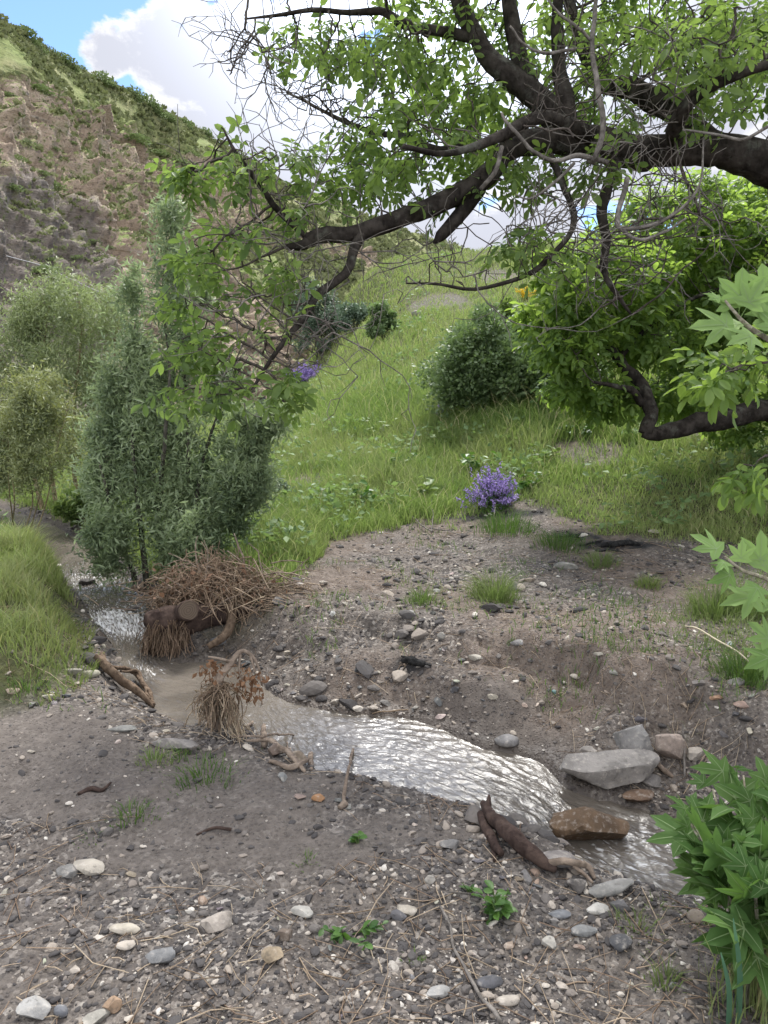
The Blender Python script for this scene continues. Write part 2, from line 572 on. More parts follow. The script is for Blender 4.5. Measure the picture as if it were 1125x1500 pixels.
# ------------------------------------------------------------------ ground
def graded(a0, fine0, fine1, a1, h0, grow):
    mid = list(np.arange(fine0, fine1, h0))
    x, h, R = fine1, h0, []
    while x < a1: R.append(x); h *= grow; x += h
    R.append(a1)
    x, h, Lf = fine0, h0, []
    while x > a0:
        h *= grow; x -= h; Lf.append(x)
    return np.array(Lf[::-1]+mid+R)
gx = graded(-400, -2.9, 2.6, 400, .0165, 1.035)
gy = graded(-400, 1.3, 6.6, 400, .0165, 1.03)
X, Y = np.meshgrid(gx, gy)
x, y = X.ravel(), Y.ravel()
Z = H(x, y)
sdw = water_sd(x, y)
gm = grass_mask(x, y)
# fine pebble relief close to the camera
def mudmask(x, y):
    m = np.zeros(len(x))
    n = fbm(pts2(x, y, 1.4, 6.6), 4)
    for u, v, ra, rb in ((190, 1135, .62, .34), (40, 1085, .5, .35), (330, 1190, .45, .20), (610, 1215, .26, .10), (420, 1160, .3, .14), (250, 1240, .5, .12), (470, 1250, .2, .1), (660, 1010, .5, .12), (720, 1040, .35, .2)):
        c = onz(u, v, 0)
        m = np.maximum(m, sstep(1.5, .5, ((x-c[0])/ra)**2+((y-c[1])/rb)**2+n*1.5))
    return m
mud = mudmask(x, y)
grit = gn(pts2(x, y, 38., 1.))*.004+gn(pts2(x, y, 19., 3.))*.006
nearm = (y < 7) & (y > 1) & (np.abs(x) < 4)
Z = Z+np.where(nearm, grit*(1-.4*mud)*(sdw > 0), 0)
ny, nx = X.shape
ii = np.arange(ny-1)[:, None]*nx+np.arange(nx-1)[None]
Q = np.stack([ii, ii+1, ii+nx+1, ii+nx], -1).reshape(-1, 4)

t = NT('soil and gravel'); p = t.pos()
g = t.attr('grass'); wet = t.attr('wet'); md = t.attr('mud'); ash = t.attr('ash'); dirt = t.attr('bank')
n1 = t.noise(p, 2.2, 5, .6); n2 = t.noise(p, 14, 5, .65); n3 = t.noise(p, 70, 3, .6)
v1 = t.voro(p, 62, 'Color'); vd = t.voro(p, 62); v2 = t.voro(p, 130, 'Color')
sep = t.n('ShaderNodeSeparateColor'); t.l(v1, sep.inputs[0])
grav = t.ramp(sep.outputs[0], [(0, (.040, .037, .037)), (.4, (.076, .069, .066)), (.72, (.138, .123, .112)), (.93, (.26, .235, .21)), (1, (.42, .39, .35))])
soil = t.mix(t.map(n1, .35, .65), (.086, .073, .061), (.132, .113, .096))
soil = t.mix(t.map(n2, .35, .7), t.mix(.5, soil, (.068, .054, .045)), soil)
red = t.mix(t.map(n2, .3, .7), (.092, .071, .057), (.156, .125, .103))
base = t.mix(t.math('MULTIPLY', t.map(n1, .30, .55), .75), grav, soil)
base = t.mix(t.map(n3, .42, .62, .0, .5), base, grav)
base = t.mix(dirt, base, t.mix(t.map(n3, .45, .7, 0, .6), red, grav))
mudc = t.mix(t.map(n2, .3, .7), (.090, .077, .067), (.134, .115, .101))
mudc = t.mix(t.map(n1, .5, .7), mudc, (.094, .080, .071))
base = t.mix(t.math('MULTIPLY', md, .75), base, mudc)
gc = t.mix(t.map(n2, .3, .7), (.035, .045, .014), (.085, .088, .030))
base = t.mix(t.math('MULTIPLY', g, .85), base, gc)
base = t.mix(ash, base, (.018, .018, .019))
base = t.mix(t.math('MULTIPLY', wet, .55), base, (.045, .035, .028))
h = t.math('ADD', t.math('MULTIPLY', t.map(vd, 0, .5, 1, 0), .7), t.math('ADD', n2, t.math('MULTIPLY', n3, .6)))
rg = t.map(wet, 0, 1, .95, .45)
M_GROUND = t.done(t.pbr(base, rg, t.bump(h, .9, .010), .25))
HZ = Z.reshape(Y.shape)
px, py, _ = proj(np.stack([x, y, Z], 1))
ashm = np.zeros(len(x))
for u, v, ra, rb in ((838, 786, .28, .17), (905, 800, .30, .16), (690, 757, .35, .12), (612, 973, .14, .09), (760, 752, .3, .1)):
    c = G1(u, v)
    q = ((x-c[0])/ra)**2+((y-c[1])/rb)**2
    ashm = np.maximum(ashm, sstep(1.5, .3, q+fbm(pts2(x, y, 6, 8.8), 3)*1.6)*.9)
bankm = sstep(.1, .5, fbm(pts2(x, y, .8, 11.), 3)+.25)*(y > np.interp(x, LBW[::-1, 0] if LBW[0, 0] > LBW[-1, 0] else LBW[:, 0], LBW[::-1, 1] if LBW[0, 0] > LBW[-1, 0] else LBW[:, 1]))
ground = obj('ground', mesh_arrays('ground', np.stack([x, y, Z], 1), [Q], M_GROUND, {'grass': gm, 'wet': sstep(.16, .0, sdw+fbm(pts2(x, y, 4, 1.), 2)*.12), 'mud': mud, 'ash': ashm, 'bank': bankm}))
ground['kind'] = 'structure'

# ------------------------------------------------------------------ water
NS, NA = 1400, 150
uu = np.linspace(0, 1, NS)
lb = np.stack([np.interp(uu, np.linspace(0, 1, 160), LBW[:, k]) for k in range(3)], 1)
rb = np.stack([np.interp(uu, np.linspace(0, 1, 160), RBW[:, k]) for k in range(3)], 1)
aa = np.linspace(-.10, 1.10, NA)
WV = lb[:, None]*(1-aa)[None, :, None]+rb[:, None]*aa[None, :, None]
zc_ = ((lb+rb)/2)[:, 2]
WV[:, :, 2] = zc_[:, None]
cl = (lb+rb)/2
sl = np.concatenate([[0], np.cumsum(np.linalg.norm(np.diff(cl[:, :2], axis=0), axis=1))])
wd = np.linalg.norm((rb-lb)[:, :2], axis=1)
S_ = np.repeat(sl[:, None], NA, 1); A_ = (aa[None]-.5)*wd[:, None]
fx, fy = WV[..., 0].ravel(), WV[..., 1].ravel()
pu, pv, _ = proj(WV.reshape(-1, 3))
s_, a_ = S_.ravel(), A_.ravel()
# turbulence: cascades (by place along the stream)
c1 = G1(200, 948)[:2]; c0 = onz(115, 850, -.06)[:2]; c2 = onz(860, 1250, -.28)[:2]; c3 = onz(960, 1290, -.31)[:2]; c4 = onz(150, 905, -.08)[:2]; c5 = onz(215, 985, -.2)[:2]; c6 = onz(930, 1210, -.29)[:2]
def gd(c, r): return np.exp(-((fx-c[0])**2+(fy-c[1])**2)/r**2)
turb = np.clip(gd(c1, .30)*1.1+gd(c0, .65)*.9+gd(c2, .30)*.45+gd(c3, .30)*.55+gd(c4, .45)*.75+gd(c5, .22)*.8+gd(c6, .25)*.35, 0, 1.3)
calm = np.clip(gd(onz(300, 1000, -.2)[:2], .55), 0, 1)
warp = fbm(np.stack([s_*1.2, a_*2.5, s_*0], 1), 3)
q1 = np.stack([s_*7+warp*1.8, a_*13+warp*2.2, s_*0+.3], 1)
q2 = np.stack([s_*22+warp*3, a_*36+warp*3, s_*0+4.3], 1)
q3 = np.stack([s_*48+warp*3, a_*70+warp*4, s_*0+7.3], 1)
dz = ridged(q1, 3)*.0056+fbm(q2, 3)*.0032
dz = dz*(1-.75*calm)*(1+.5*turb)
dz += turb*(fbm(np.stack([s_*8, a_*12+warp, s_*0+2], 1), 5, gain=.55)*.026)
WV[..., 2] += dz.reshape(NS, NA)
foam = np.clip(sstep(.40, 1.15, turb*.66+fbm(np.stack([s_*17+warp*2.5, a_*48+warp*5, s_*0+8], 1), 5, gain=.75)*1.25), 0, 1)*.75
ii = np.arange(NS-1)[:, None]*NA+np.arange(NA-1)[None]
Q = np.stack([ii, ii+1, ii+NA+1, ii+NA], -1).reshape(-1, 4)
t = NT('turbid stream water'); p = t.pos()
fo = t.attr('foam'); al = t.attr('along'); ac = t.attr('across')
cmb = t.n('ShaderNodeCombineXYZ'); t.l(al, cmb.inputs[0]); t.l(ac, cmb.inputs[1])
fl = t.noise(t.scale(cmb.outputs[0], (16, 34, 1)), 1, 4, .6, .6)
fl2 = t.noise(t.scale(cmb.outputs[0], (45, 80, 1)), 1, 3, .6, .4)
mur = t.mix(t.map(t.noise(p, 3, 3), .35, .65), (.085, .073, .060), (.135, .117, .097))
mur = t.mix(t.map(fo, .1, .9), mur, (.72, .72, .72))
hh = t.math('ADD', fl, t.math('MULTIPLY', fl2, .45))
ro = t.map(fo, 0, 1, .20, .55)
M_WATER = t.done(t.pbr(mur, ro, t.bump(hh, 1.0, .0045), .5, IOR=1.6))
water = obj('stream', mesh_arrays('stream', WV.reshape(-1, 3), [Q], M_WATER, {'foam': foam, 'along': s_, 'across': a_}))
water['kind'] = 'structure'

# ------------------------------------------------------------------ rocky hillside across the valley
CR = np.array([(-700,-420,34),(-350,-190,44),(-120,-50,52),(0,22,58),(80,78,65),(160,120,74),(240,166,85),(320,205,96),(420,262,114),(540,318,140),(620,345,160),(700,372,180),(800,398,215),(950,420,270),(1150,440,340)], float)
BS = np.array([(-700,700,13),(-350,660,17),(-120,632,21),(0,612,24),(80,600,26.5),(160,590,29),(240,582,33),(320,572,38),(420,552,48),(540,520,64),(620,500,78),(700,480,95),(800,470,125),(950,460,170),(1150,455,230)], float)
NU, NV = 800, 430
us = np.interp(np.linspace(0, 1, NU), [0, .14, .80, 1], [-700, -60, 720, 1150])
crest = np.stack([np.interp(us, CR[:, 0], CR[:, k]) for k in range(3)], 1)
basep = np.stack([np.interp(us, BS[:, 0], BS[:, k]) for k in range(3)], 1)
Cw = P(us, crest[:, 1], crest[:, 2]); Bw = P(us, basep[:, 1], basep[:, 2])
Bw[:, 2] = np.minimum(Bw[:, 2], 1.0)-1.0
tt = np.linspace(0, 1.25, NV)
prof = np.where(tt < 1, tt, 1-(tt-1)*.9)            # falls away behind the crest
HV = Bw[:, None]+(Cw-Bw)[:, None]*np.stack([tt, tt, tt*0], 1)[None]
HV[:, :, 2] = Bw[:, None, 2]+(Cw-Bw)[:, None, 2]*prof[None]
hp = HV.reshape(-1, 3)
dist = np.linalg.norm(hp[:, :2], axis=1)
upl = np.repeat(tt[None], NU, 0).ravel()
uu_ = np.repeat(us[:, None], NV, 1).ravel()
nrm = unit(np.cross(np.gradient(HV, axis=0), np.gradient(HV, axis=1))).reshape(-1, 3)
nrm *= np.sign(nrm[:, 2:3]+1e-9)
st = np.stack([hp[:, 0], hp[:, 1], hp[:, 2]*1.0], 1)
rockn = fbm(st*.045+3.1, 4)
# rockiness: strong on the lower/left, fading to grass at the crest and to the far right
rk = sstep(-.18, .22, rockn*1.0+.52-1.15*sstep(.66, .98, upl+rockn*.3)-.45*sstep(300, 460, uu_)+.1*sstep(.3, .1, upl))
big = fbm(st*.06+1.7, 3)*2.0
dip = np.array([.38, .22, .9])                      # bedding planes
bedc = st@dip
led = ridged(np.stack([st[:, 0]*.10, st[:, 1]*.10, bedc*.42], 1)+2.2, 4)
blk = fbm(np.stack([st[:, 0]*.34, st[:, 1]*.34, bedc*.95], 1)+9.2, 5)
gul = ridged(np.stack([uu_*.020, upl*1.1, upl*0], 1)+5.5, 3)
cell = fbm(st*1.1+7.7, 4)
tz = bedc/1.9+fbm(st*.10+4.4, 3)*1.6+fbm(st*.45+8.4, 3)*.35
stair = (np.floor(tz)+sstep(.62, .98, tz-np.floor(tz))-tz)*.62          # broken ledges
tz2 = bedc/.62+fbm(st*.28+1.4, 3)*1.8
stair2 = (np.floor(tz2)+sstep(.55, .97, tz2-np.floor(tz2))-tz2)*.22
jx = (st[:, 0]*.8-st[:, 1]*.55)/1.3+fbm(st*.3+6.1, 3)*1.7
joint = -np.exp(-((jx-np.round(jx))/.10)**2)*.30
amp = np.clip(dist/50, .5, 1.6)
disp = big*.8+rk*amp*((led-.55)*1.0+blk*1.7+cell*.32+stair*1.15+stair2*.8+joint*.9)-(1-gul)*1.1*sstep(.05, .4, upl)*sstep(1, .8, upl)
disp = disp*.95
hp = hp+nrm*(disp*sstep(1.1, .96, upl)+.3*blk*sstep(.9, 1, upl))[:, None]
scree = sstep(.05, .35, sstep(.55, .22, upl+rockn*.25)*sstep(240, 80, uu_)+fbm(st*.12+5.5, 3)*.5-.15)
HG = hp.reshape(NU, NV, 3)
n2_ = unit(np.cross(np.gradient(HG, axis=0), np.gradient(HG, axis=1))).reshape(-1, 3); n2_ *= np.sign(n2_[:, 2:3]+1e-9)
flat = n2_[:, 2]
veg = np.clip((1-rk)+sstep(.62, .9, flat)*.62*sstep(-.25, .3, fbm(st*.20+2.2, 3)+.16), 0, 1)*(1-.75*scree)
ii = np.arange(NU-1)[:, None]*NV+np.arange(NV-1)[None]
Q = np.stack([ii, ii+NV, ii+NV+1, ii+1], -1).reshape(-1, 4)
t = NT('rocky hillside'); p = t.pos()
ve = t.attr('veg'); scr = t.attr('scree')
n1 = t.noise(p, .10, 5, .6); n2 = t.noise(p, .7, 6, .65); n3 = t.noise(p, 3.2, 4, .65)
bed = t.noise(t.scale(p, (.5, .5, 2.4)), .55, 6, .65, .4)
rc = t.ramp(n2, [(.28, (.135, .100, .078)), (.42, (.275, .212, .162)), (.56, (.385, .308, .240)), (.75, (.50, .425, .345))])
rc = t.mix(t.map(n1, .46, .62), rc, t.mix(n2, (.20, .150, .112), (.36, .275, .205)))
rc = t.mix(t.map(bed, .58, .70, 0, .6), rc, (.37, .33, .29))
rc = t.mix(t.map(bed, .42, .32, 0, .75), rc, (.075, .062, .055))
rc = t.mix(t.math('MULTIPLY', t.map(n3, .45, .32), .6), rc, (.05, .043, .04))
rc = t.mix(t.math('MULTIPLY', scr, .72), rc, t.mix(t.map(n2, .3, .7), (.075, .069, .068), (.155, .145, .140)))
gc = t.mix(t.map(n2, .32, .66), (.125, .140, .058), (.25, .24, .125))
gc = t.mix(t.map(n1, .4, .6), gc, t.mix(n3, (.145, .185, .062), (.225, .26, .10)))
gc = t.mix(t.map(n3, .54, .66, 0, .75), gc, (.075, .10, .045))
c = t.mix(t.map(t.math('ADD', t.math('ADD', ve, .33), t.math('MULTIPLY', t.math('SUBTRACT', t.math('ADD', t.math('MULTIPLY', n3, .6), t.math('MULTIPLY', n2, .4)), .5), 1.9)), .36, .62), rc, gc)
hb = t.math('ADD', t.math('ADD', n2, t.math('MULTIPLY', n3, .5)), bed)
M_HILL = t.done(t.pbr(c, .95, t.bump(hb, .9, .45), .1))
hill = obj('hillside', mesh_arrays('hillside', hp, [Q], M_HILL, {'veg': veg, 'scree': scree}))
hill['kind'] = 'structure'
HVEG = veg.reshape(NU, NV); HUP = upl.reshape(NU, NV)
# ------------------------------------------------------------------ growing things
def blob(spec, n=None, rng=RNG):
    """random points in ellipsoids given as (u, v, ru, rv, depth, rdepth, count)"""
    out = []
    for u, v, ru, rv, d, rd, c in spec:
        q = rng.normal(size=(c, 3)); q = unit(q)*rng.random((c, 1))**(1/2.6)
        dd = d+q[:, 2]*rd
        out.append(P(u+q[:, 0]*ru, v+q[:, 1]*rv, dd))
    return np.concatenate(out)

def colonize(nodes, attr, step, di, dk, iters=120, grav=0., jit=.15, rng=RNG):
    """space colonisation. nodes (n,3) seeds; returns positions, parent index"""
    N = [np.array(p) for p in nodes]; par = [-1]*len(N)
    A = np.array(attr); alive = np.ones(len(A), bool)
    best = np.full(len(A), 1e9); bi = np.zeros(len(A), int)
    new = np.arange(len(N)); NA_ = np.array(N)
    for it in range(iters):
        if len(new) == 0 or not alive.any(): break
        for c in range(0, len(new), 400):
            ids = new[c:c+400]
            D = np.linalg.norm(A[:, None]-NA_[ids][None], axis=2)
            j = D.argmin(1); dm = D[np.arange(len(A)), j]
            m = dm < best
            best[m] = dm[m]; bi[m] = ids[j[m]]
        alive &= best > dk
        act = alive & (best < di)
        if not act.any(): break
        src = bi[act]; dirs = unit(A[act]-NA_[src])
        us_, inv = np.unique(src, return_inverse=True)
        acc = np.zeros((len(us_), 3)); np.add.at(acc, inv, dirs)
        d = unit(acc)+rng.normal(size=acc.shape)*jit; d[:, 2] += grav
        p = NA_[us_]+unit(d)*step
        k0 = len(NA_)
        NA_ = np.vstack([NA_, p]); par += list(us_)
        new = np.arange(k0, len(NA_))
    return NA_, np.array(par)

def thickness(n0, pos, par, tip, power=2.4, rmax=.1):
    n = len(pos); w = np.zeros(n); has = np.zeros(n, bool)
    has[par[par >= 0]] = True
    w[~has] = tip**power
    for i in range(n-1, n0-1, -1):
        if par[i] >= 0: w[par[i]] += w[i]
    return np.minimum(w**(1/power), rmax), ~has

def leaflet_tpl(wid=.22, fold=.10, curl=.12):
    ys = [0, .22, .52, .80, 1.0]; ws = [0, .62, 1.0, .78, 0]
    V = []
    mid = []
    for y_, w_ in zip(ys, ws):
        z = -curl*y_*y_
        mid.append(len(V)); V.append((0, y_, z))
        if 0 < y_ < 1:
            V.append((-wid*w_, y_-.01, z+fold*w_)); V.append((wid*w_, y_-.01, z+fold*w_))
    V = np.array(V)
    # order: 0 ; 1(mid),2l,3r ; 4,5,6 ; 7,8,9 ; 10
    T = [(0, 1, 2), (0, 3, 1), (7, 10, 8), (7, 9, 10)]
    Q = [(1, 4, 5, 2), (1, 3, 6, 4), (4, 7, 8, 5), (4, 6, 9, 7)]
    return V, np.array(Q), np.array(T)
LT = leaflet_tpl()

def compound_tpl(seed, pairs=3, ll=.42):
    r = np.random.default_rng(seed)
    a = Acc()
    def rach(y_): return np.array([0, y_, -.22*y_*y_])
    spec = []
    for k in range(pairs):
        y_ = .22+.62*k/(pairs-1)*.95
        s = ll*(.72+.28*k/(pairs-1))
        for sg in (-1, 1):
            spec.append((rach(y_+r.normal()*.015), np.array([sg*.95, .38+r.normal()*.15, -.32+r.normal()*.2]), s*(1+r.normal()*.1)))
    spec.append((rach(.88), np.array([r.normal()*.15, 1, -.5]), ll*1.15))
    for p, d, s in spec:
        R = frames(unit(d)[None], unit(np.array([r.normal()*.25, r.normal()*.25, 1]))[None])
        instance(a, *LT, p[None], R, np.array([s]), .5)
    c = np.array([rach(v) for v in np.linspace(0, .9, 5)])
    tube(a, c, np.full(5, .010), 3, cap=False)
    V = np.concatenate(a.V); return V, np.concatenate(a.Q), np.concatenate(a.T)
CT = [compound_tpl(s, 3) for s in range(4)]+[compound_tpl(9, 2, .5)]

def put_leaves(acc, tpls, pos, dirs, size, rng=RNG, up=(0, 0, 1), tilt=.5, a=None):
    n = len(pos)
    pick = rng.integers(0, len(tpls), n)
    zz = unit(np.array(up)[None]+rng.normal(size=(n, 3))*tilt)
    R = frames(unit(dirs), zz)
    a = rng.random(n) if a is None else a
    size = np.broadcast_to(size, (n,))
    for k, tp in enumerate(tpls):
        m = pick == k
        instance(acc, tp[0], tp[1], tp[2], pos[m], R[m], size[m], a[m])

M_WBARK = bark_mat('walnut bark', (.018, .015, .013), (.055, .047, .041), 11, (.085, .085, .072))
M_TWIG = bark_mat('twig bark', (.055, .047, .04), (.12, .10, .09), 20)
M_DEAD = bark_mat('grey dead wood', (.095, .085, .076), (.22, .20, .18), 16)
M_WLEAF = leaf_mat('walnut leaf', (.062, .108, .034), (.145, .205, .066), (.34, .50, .10), .48, .5, .22)
M_WLEAF2 = leaf_mat('young walnut leaf', (.070, .128, .032), (.155, .235, .060), (.38, .56, .09), .48, .45, .3)

def limb(pts, n=None):
    """(u,v,depth,radius) -> world points and radii"""
    a = np.array(pts, float)
    p = P(a[:, 0], a[:, 1], a[:, 2])
    L = np.linalg.norm(np.diff(p, axis=0), axis=1).sum()
    s = spline(np.c_[p, a[:, 3]], n or max(6, int(L/.06)))
    return s[:, :3], np.abs(s[:, 3])

def tree(root, limbs, green, bare, bark, leafm, leaf_size, step, di, dk, tip, leaf_n, tpls=CT, rbark=.55, dead=(), extra_world=None, droop=.45, k=12, grav=-.02, twig_mat=None, tilt=.5, rng=RNG, last=3, seedpts=None, spread=.0, clump=0., colnoise=0.):
    """limbs: list of (name, pts, r, rough) in world space; green/bare: attractor points"""
    seeds = []
    for nm, p, r in limbs:
        a = Acc(root.location)
        jit = fbm(p*3.1+5, 3)[:, None]*np.array([[1, .6, 1]])*np.minimum(r, .06)[:, None]*.9
        p2 = p+jit
        tube(a, p2, r, k if r.max() > .05 else 7, rbark, rng.random()*50)
        a.obj(nm, bark, root)
        seeds.append(p2)
    S = np.concatenate(seeds) if seedpts is None else seedpts
    A = np.vstack([green, bare]) if len(bare) else green
    pos, par = colonize(S, A, step, di, dk, rng=rng, grav=grav)
    r, tips = thickness(len(S), pos, par, tip)
    a = Acc(root.location)
    i = np.arange(len(S), len(pos))
    if len(i):
        pr = par[i]
        ra = np.where(pr < len(S), r[i]*1.15, r[pr])
        sticks(a, pos[pr], pos[i], ra, r[i], 5 if tip > .004 else 4, rng.random(len(i)))
        a.obj('twigs', twig_mat or M_TWIG, root)['kind'] = 'stuff'
    # leaves towards the ends, only near green attractors
    lv = np.zeros(len(pos), int); 
    order = np.arange(len(pos)-1, len(S)-1, -1)
    depth = np.zeros(len(pos), int)
    for q in order:
        depth[par[q]] = max(depth[par[q]], depth[q]+1)
    cand = i[depth[i] < last]
    # nearest kind of attractor
    g = np.zeros(len(cand), bool)
    for c in range(0, len(cand), 300):
        ids = cand[c:c+300]
        dg = np.linalg.norm(pos[ids][:, None]-green[None], axis=2).min(1)
        db = np.linalg.norm(pos[ids][:, None]-bare[None], axis=2).min(1) if len(bare) else 9
        g[c:c+300] = (dg < db) & (dg < dk*2.5+.05)
    cand = cand[g]
    if len(cand) == 0: return pos, par
    m = rng.choice(cand, leaf_n, replace=True); m = m[np.argsort(m)]
    dirs = unit(pos[m]-pos[par[m]])
    dirs = dirs*.7+unit(rng.normal(size=(leaf_n, 3)))*.75
    dirs[:, 2] -= droop
    t = rng.random((leaf_n, 1))
    pp = pos[par[m]]*(1-t)+pos[m]*t+rng.normal(size=(leaf_n, 3))*spread
    if clump:
        n2 = int(leaf_n*.62); k_ = np.sort(rng.integers(0, len(green), n2)); pp[:n2] = green[k_]+rng.normal(size=(n2, 3))*clump
        dirs[:n2] = rng.normal(size=(n2, 3)); dirs[:, 2] += .3
    a = Acc(root.location)
    put_leaves(a, tpls, pp, dirs, leaf_size*(.65+.6*rng.random(leaf_n)), rng, tilt=tilt, a=np.clip(.5+(rng.random(leaf_n)-.5)*.6+fbm(pp*colnoise, 2)*1.3, 0, 1) if colnoise else None)
    a.obj('foliage', leafm, root)
    return pos, par

# ---- the large walnut reaching in from the right
root = thing('walnut_tree', (4.1, 5.3, HQ(4.1, 5.3)[0]), 'old walnut tree whose heavy dark limb reaches in from the upper right over the stream', 'tree', 'walnut trees on the right')
R0 = np.array(root.location)
tr = spline(np.array([(4.1,5.3,R0[2]-.2,.34),(4.0,5.3,1.0,.26),(3.75,5.2,2.0,.21),(3.35,5.05,2.6,.17),(*P(1190,262,5.0),.145),(*P(1120,246,4.95),.132),(*P(1060,224,4.9),.118),(*P(1000,218,4.85),.105),(*P(930,220,4.8),.095)]), 60)
LIMBS = [('trunk', tr[:, :3], tr[:, 3])]
def L(name, pts): 
    p, r = limb(pts); LIMBS.append((name, p, r))
L('limb', [(950,222,4.8,.095),(880,205,4.75,.085),(830,185,4.75,.080),(790,140,4.75,.077),(755,110,4.75,.074),(712,78,4.8,.066),(690,45,4.8,.062),(672,5,4.85,.055),(655,-50,4.9,.045),(640,-140,5.0,.03)])
L('limb', [(870,205,4.75,.066),(815,208,4.7,.068),(755,215,4.65,.068),(722,250,4.6,.064),(690,278,4.55,.060),(645,298,4.5,.056),(600,315,4.45,.052),(560,326,4.4,.052),(530,338,4.4,.046),(500,345,4.4,.044),(470,346,4.4,.045),(448,356,4.4,.040)])
L('broken_stub', [(702,275,4.58,.05),(682,305,4.55,.042),(660,330,4.55,.036),(645,345,4.52,.028),(636,356,4.5,.008)])
L('broken_stub', [(452,352,4.4,.036),(440,362,4.38,.030),(418,362,4.36,.014)])
L('branch', [(535,336,4.4,.030),(520,362,4.35,.028),(513,392,4.3,.025),(492,412,4.25,.022),(465,432,4.2,.020),(448,462,4.15,.017),(425,490,4.1,.014),(395,530,4.05,.010),(370,570,4.0,.007)])
L('branch', [(455,352,4.4,.020),(430,330,4.35,.018),(405,305,4.3,.016),(388,280,4.3,.014),(365,252,4.25,.012),(345,225,4.2,.010),(335,205,4.2,.007),(325,185,4.2,.005)])
L('branch', [(700,62,4.8,.040),(650,48,4.85,.034),(600,40,4.9,.028),(560,18,4.95,.024),(510,18,5.0,.019),(460,15,5.0,.015),(410,22,5.05,.011),(360,28,5.1,.006)])
L('branch', [(790,150,4.75,.055),(765,95,4.8,.050),(750,40,4.85,.045),(742,-20,4.9,.038),(740,-100,5.0,.03)])
L('branch', [(840,190,4.75,.055),(822,120,4.8,.048),(815,50,4.85,.042),(820,-30,4.9,.035)])
L('limb', [(1060,222,4.9,.08),(990,170,5.1,.085),(930,135,5.3,.075),(880,110,5.5,.06),(850,60,5.6,.05),(830,-20,5.7,.04)])
L('branch', [(1000,215,4.85,.05),(985,190,4.5,.045),(1020,140,4.3,.035),(1080,110,4.2,.028),(1140,90,4.1,.02)])
L('branch', [(880,205,4.75,.05),(800,170,4.4,.035),(720,205,4.2,.026),(650,225,4.1,.02),(590,215,4.0,.014)])
L('branch', [(700,215,4.65,.04),(640,220,4.9,.03),(590,200,5.1,.024),(530,190,5.3,.02),(480,165,5.4,.014),(420,135,5.5,.008)])
L('hanging_branch', [(905,232,4.78,.035),(890,275,4.6,.032),(882,310,4.55,.028),(890,350,4.5,.024),(884,395,4.5,.019),(902,430,4.5,.014),(925,462,4.5,.008)])
L('hanging_branch', [(800,215,4.7,.02),(840,320,4.4,.017),(800,382,4.3,.015),(770,404,4.25,.014),(735,416,4.2,.012),(690,424,4.2,.010),(640,416,4.2,.007),(595,415,4.2,.004)])
LIMBS = [(a_, b_, c_*(.80 if a_ == 'trunk' else .86)) for a_, b_, c_ in LIMBS]
GREEN = blob([(635,165,150,95,5.1,.9,330),(470,60,80,45,5.1,.6,70),(600,45,130,55,5.2,.9,150),(900,40,230,70,5.3,1.0,330),(1070,95,105,80,4.9,.8,190),
    (850,160,120,45,5.4,.5,60),(540,250,85,40,4.6,.5,80),(365,235,75,38,4.3,.4,70),(280,245,34,28,4.3,.25,34),(430,228,50,28,4.5,.4,24),(425,300,70,38,4.3,.4,40),(350,340,52,26,4.3,.3,26),
    (300,375,62,34,4.2,.3,46),(390,405,75,36,4.2,.3,36),(282,450,50,22,4.2,.25,30),(395,472,62,28,4.1,.3,22),(295,505,62,24,4.1,.3,40),(330,555,60,30,4.0,.3,30),(410,555,36,50,4.0,.25,20),(262,575,30,18,4.1,.2,16),
    (800,352,62,36,4.3,.3,55),(760,255,90,40,4.6,.5,60),(985,165,60,20,4.4,.2,20),(620,290,60,30,4.6,.3,22),(1050,50,110,60,4.3,.5,90),(870,235,40,25,4.5,.2,18),
    (700,-110,420,90,5.2,1.3,330),(1250,60,120,160,5.0,1.2,160),(1000,-150,300,90,4.8,1.2,160)])
BARE = blob([(350,75,46,48,5.1,.4,90),(470,130,70,60,5.2,.5,80),(430,500,65,52,4.1,.25,70),(640,400,80,32,4.2,.3,40),(890,390,85,75,4.4,.4,130),(1000,330,90,70,4.4,.4,90),(880,150,150,110,4.3,.4,150),(520,385,30,45,4.35,.15,16),(740,330,60,40,4.5,.3,40),(560,300,60,40,4.6,.3,30),(360,480,80,60,4.1,.25,50)])
wpos, wpar = tree(root, LIMBS, GREEN, BARE, M_WBARK, M_WLEAF, .150, .055, 1.1, .08, .0032, 3500, droop=.5)
# long grey dead shoots crossing the limb
a = Acc(R0)
for pts in ([(876,-10,4.3,.012),(868,60,4.25,.013),(876,130,4.2,.014),(884,180,4.2,.015),(872,232,4.25,.016),(862,236,4.4,.014)],
            [(868,60,4.25,.008),(845,40,4.2,.008),(820,20,4.2,.006),(800,-12,4.2,.005)],
            [(845,72,4.2,.008),(800,78,4.2,.008),(770,68,4.2,.006),(745,40,4.2,.005)],
            [(890,240,4.3,.013),(850,228,4.25,.013),(800,235,4.2,.011),(745,180,4.2,.009),(735,165,4.2,.006)],
            [(735,215,4.2,.013),(726,250,4.2,.013),(705,276,4.25,.012)],
            [(920,260,4.3,.014),(905,330,4.25,.014),(950,330,4.2,.010),(990,312,4.2,.008),(1025,270,4.2,.006),(1032,200,4.2,.005)],
            [(1125,185,4.1,.009),(1085,205,4.1,.008),(1040,195,4.15,.007),(1000,190,4.2,.005)],
            [(905,330,4.25,.012),(935,350,4.2,.010),(975,340,4.2,.007),(1005,320,4.2,.005)],
            [(840,240,4.3,.008),(815,265,4.25,.008),(780,290,4.25,.006),(755,285,4.25,.004)]):
    p, r = limb(pts, 26)
    p = p+fbm(p*6, 2)[:, None]*.02
    tube(a, p, r, 6, .25, random.random()*9)
rt = np.random.default_rng(31)
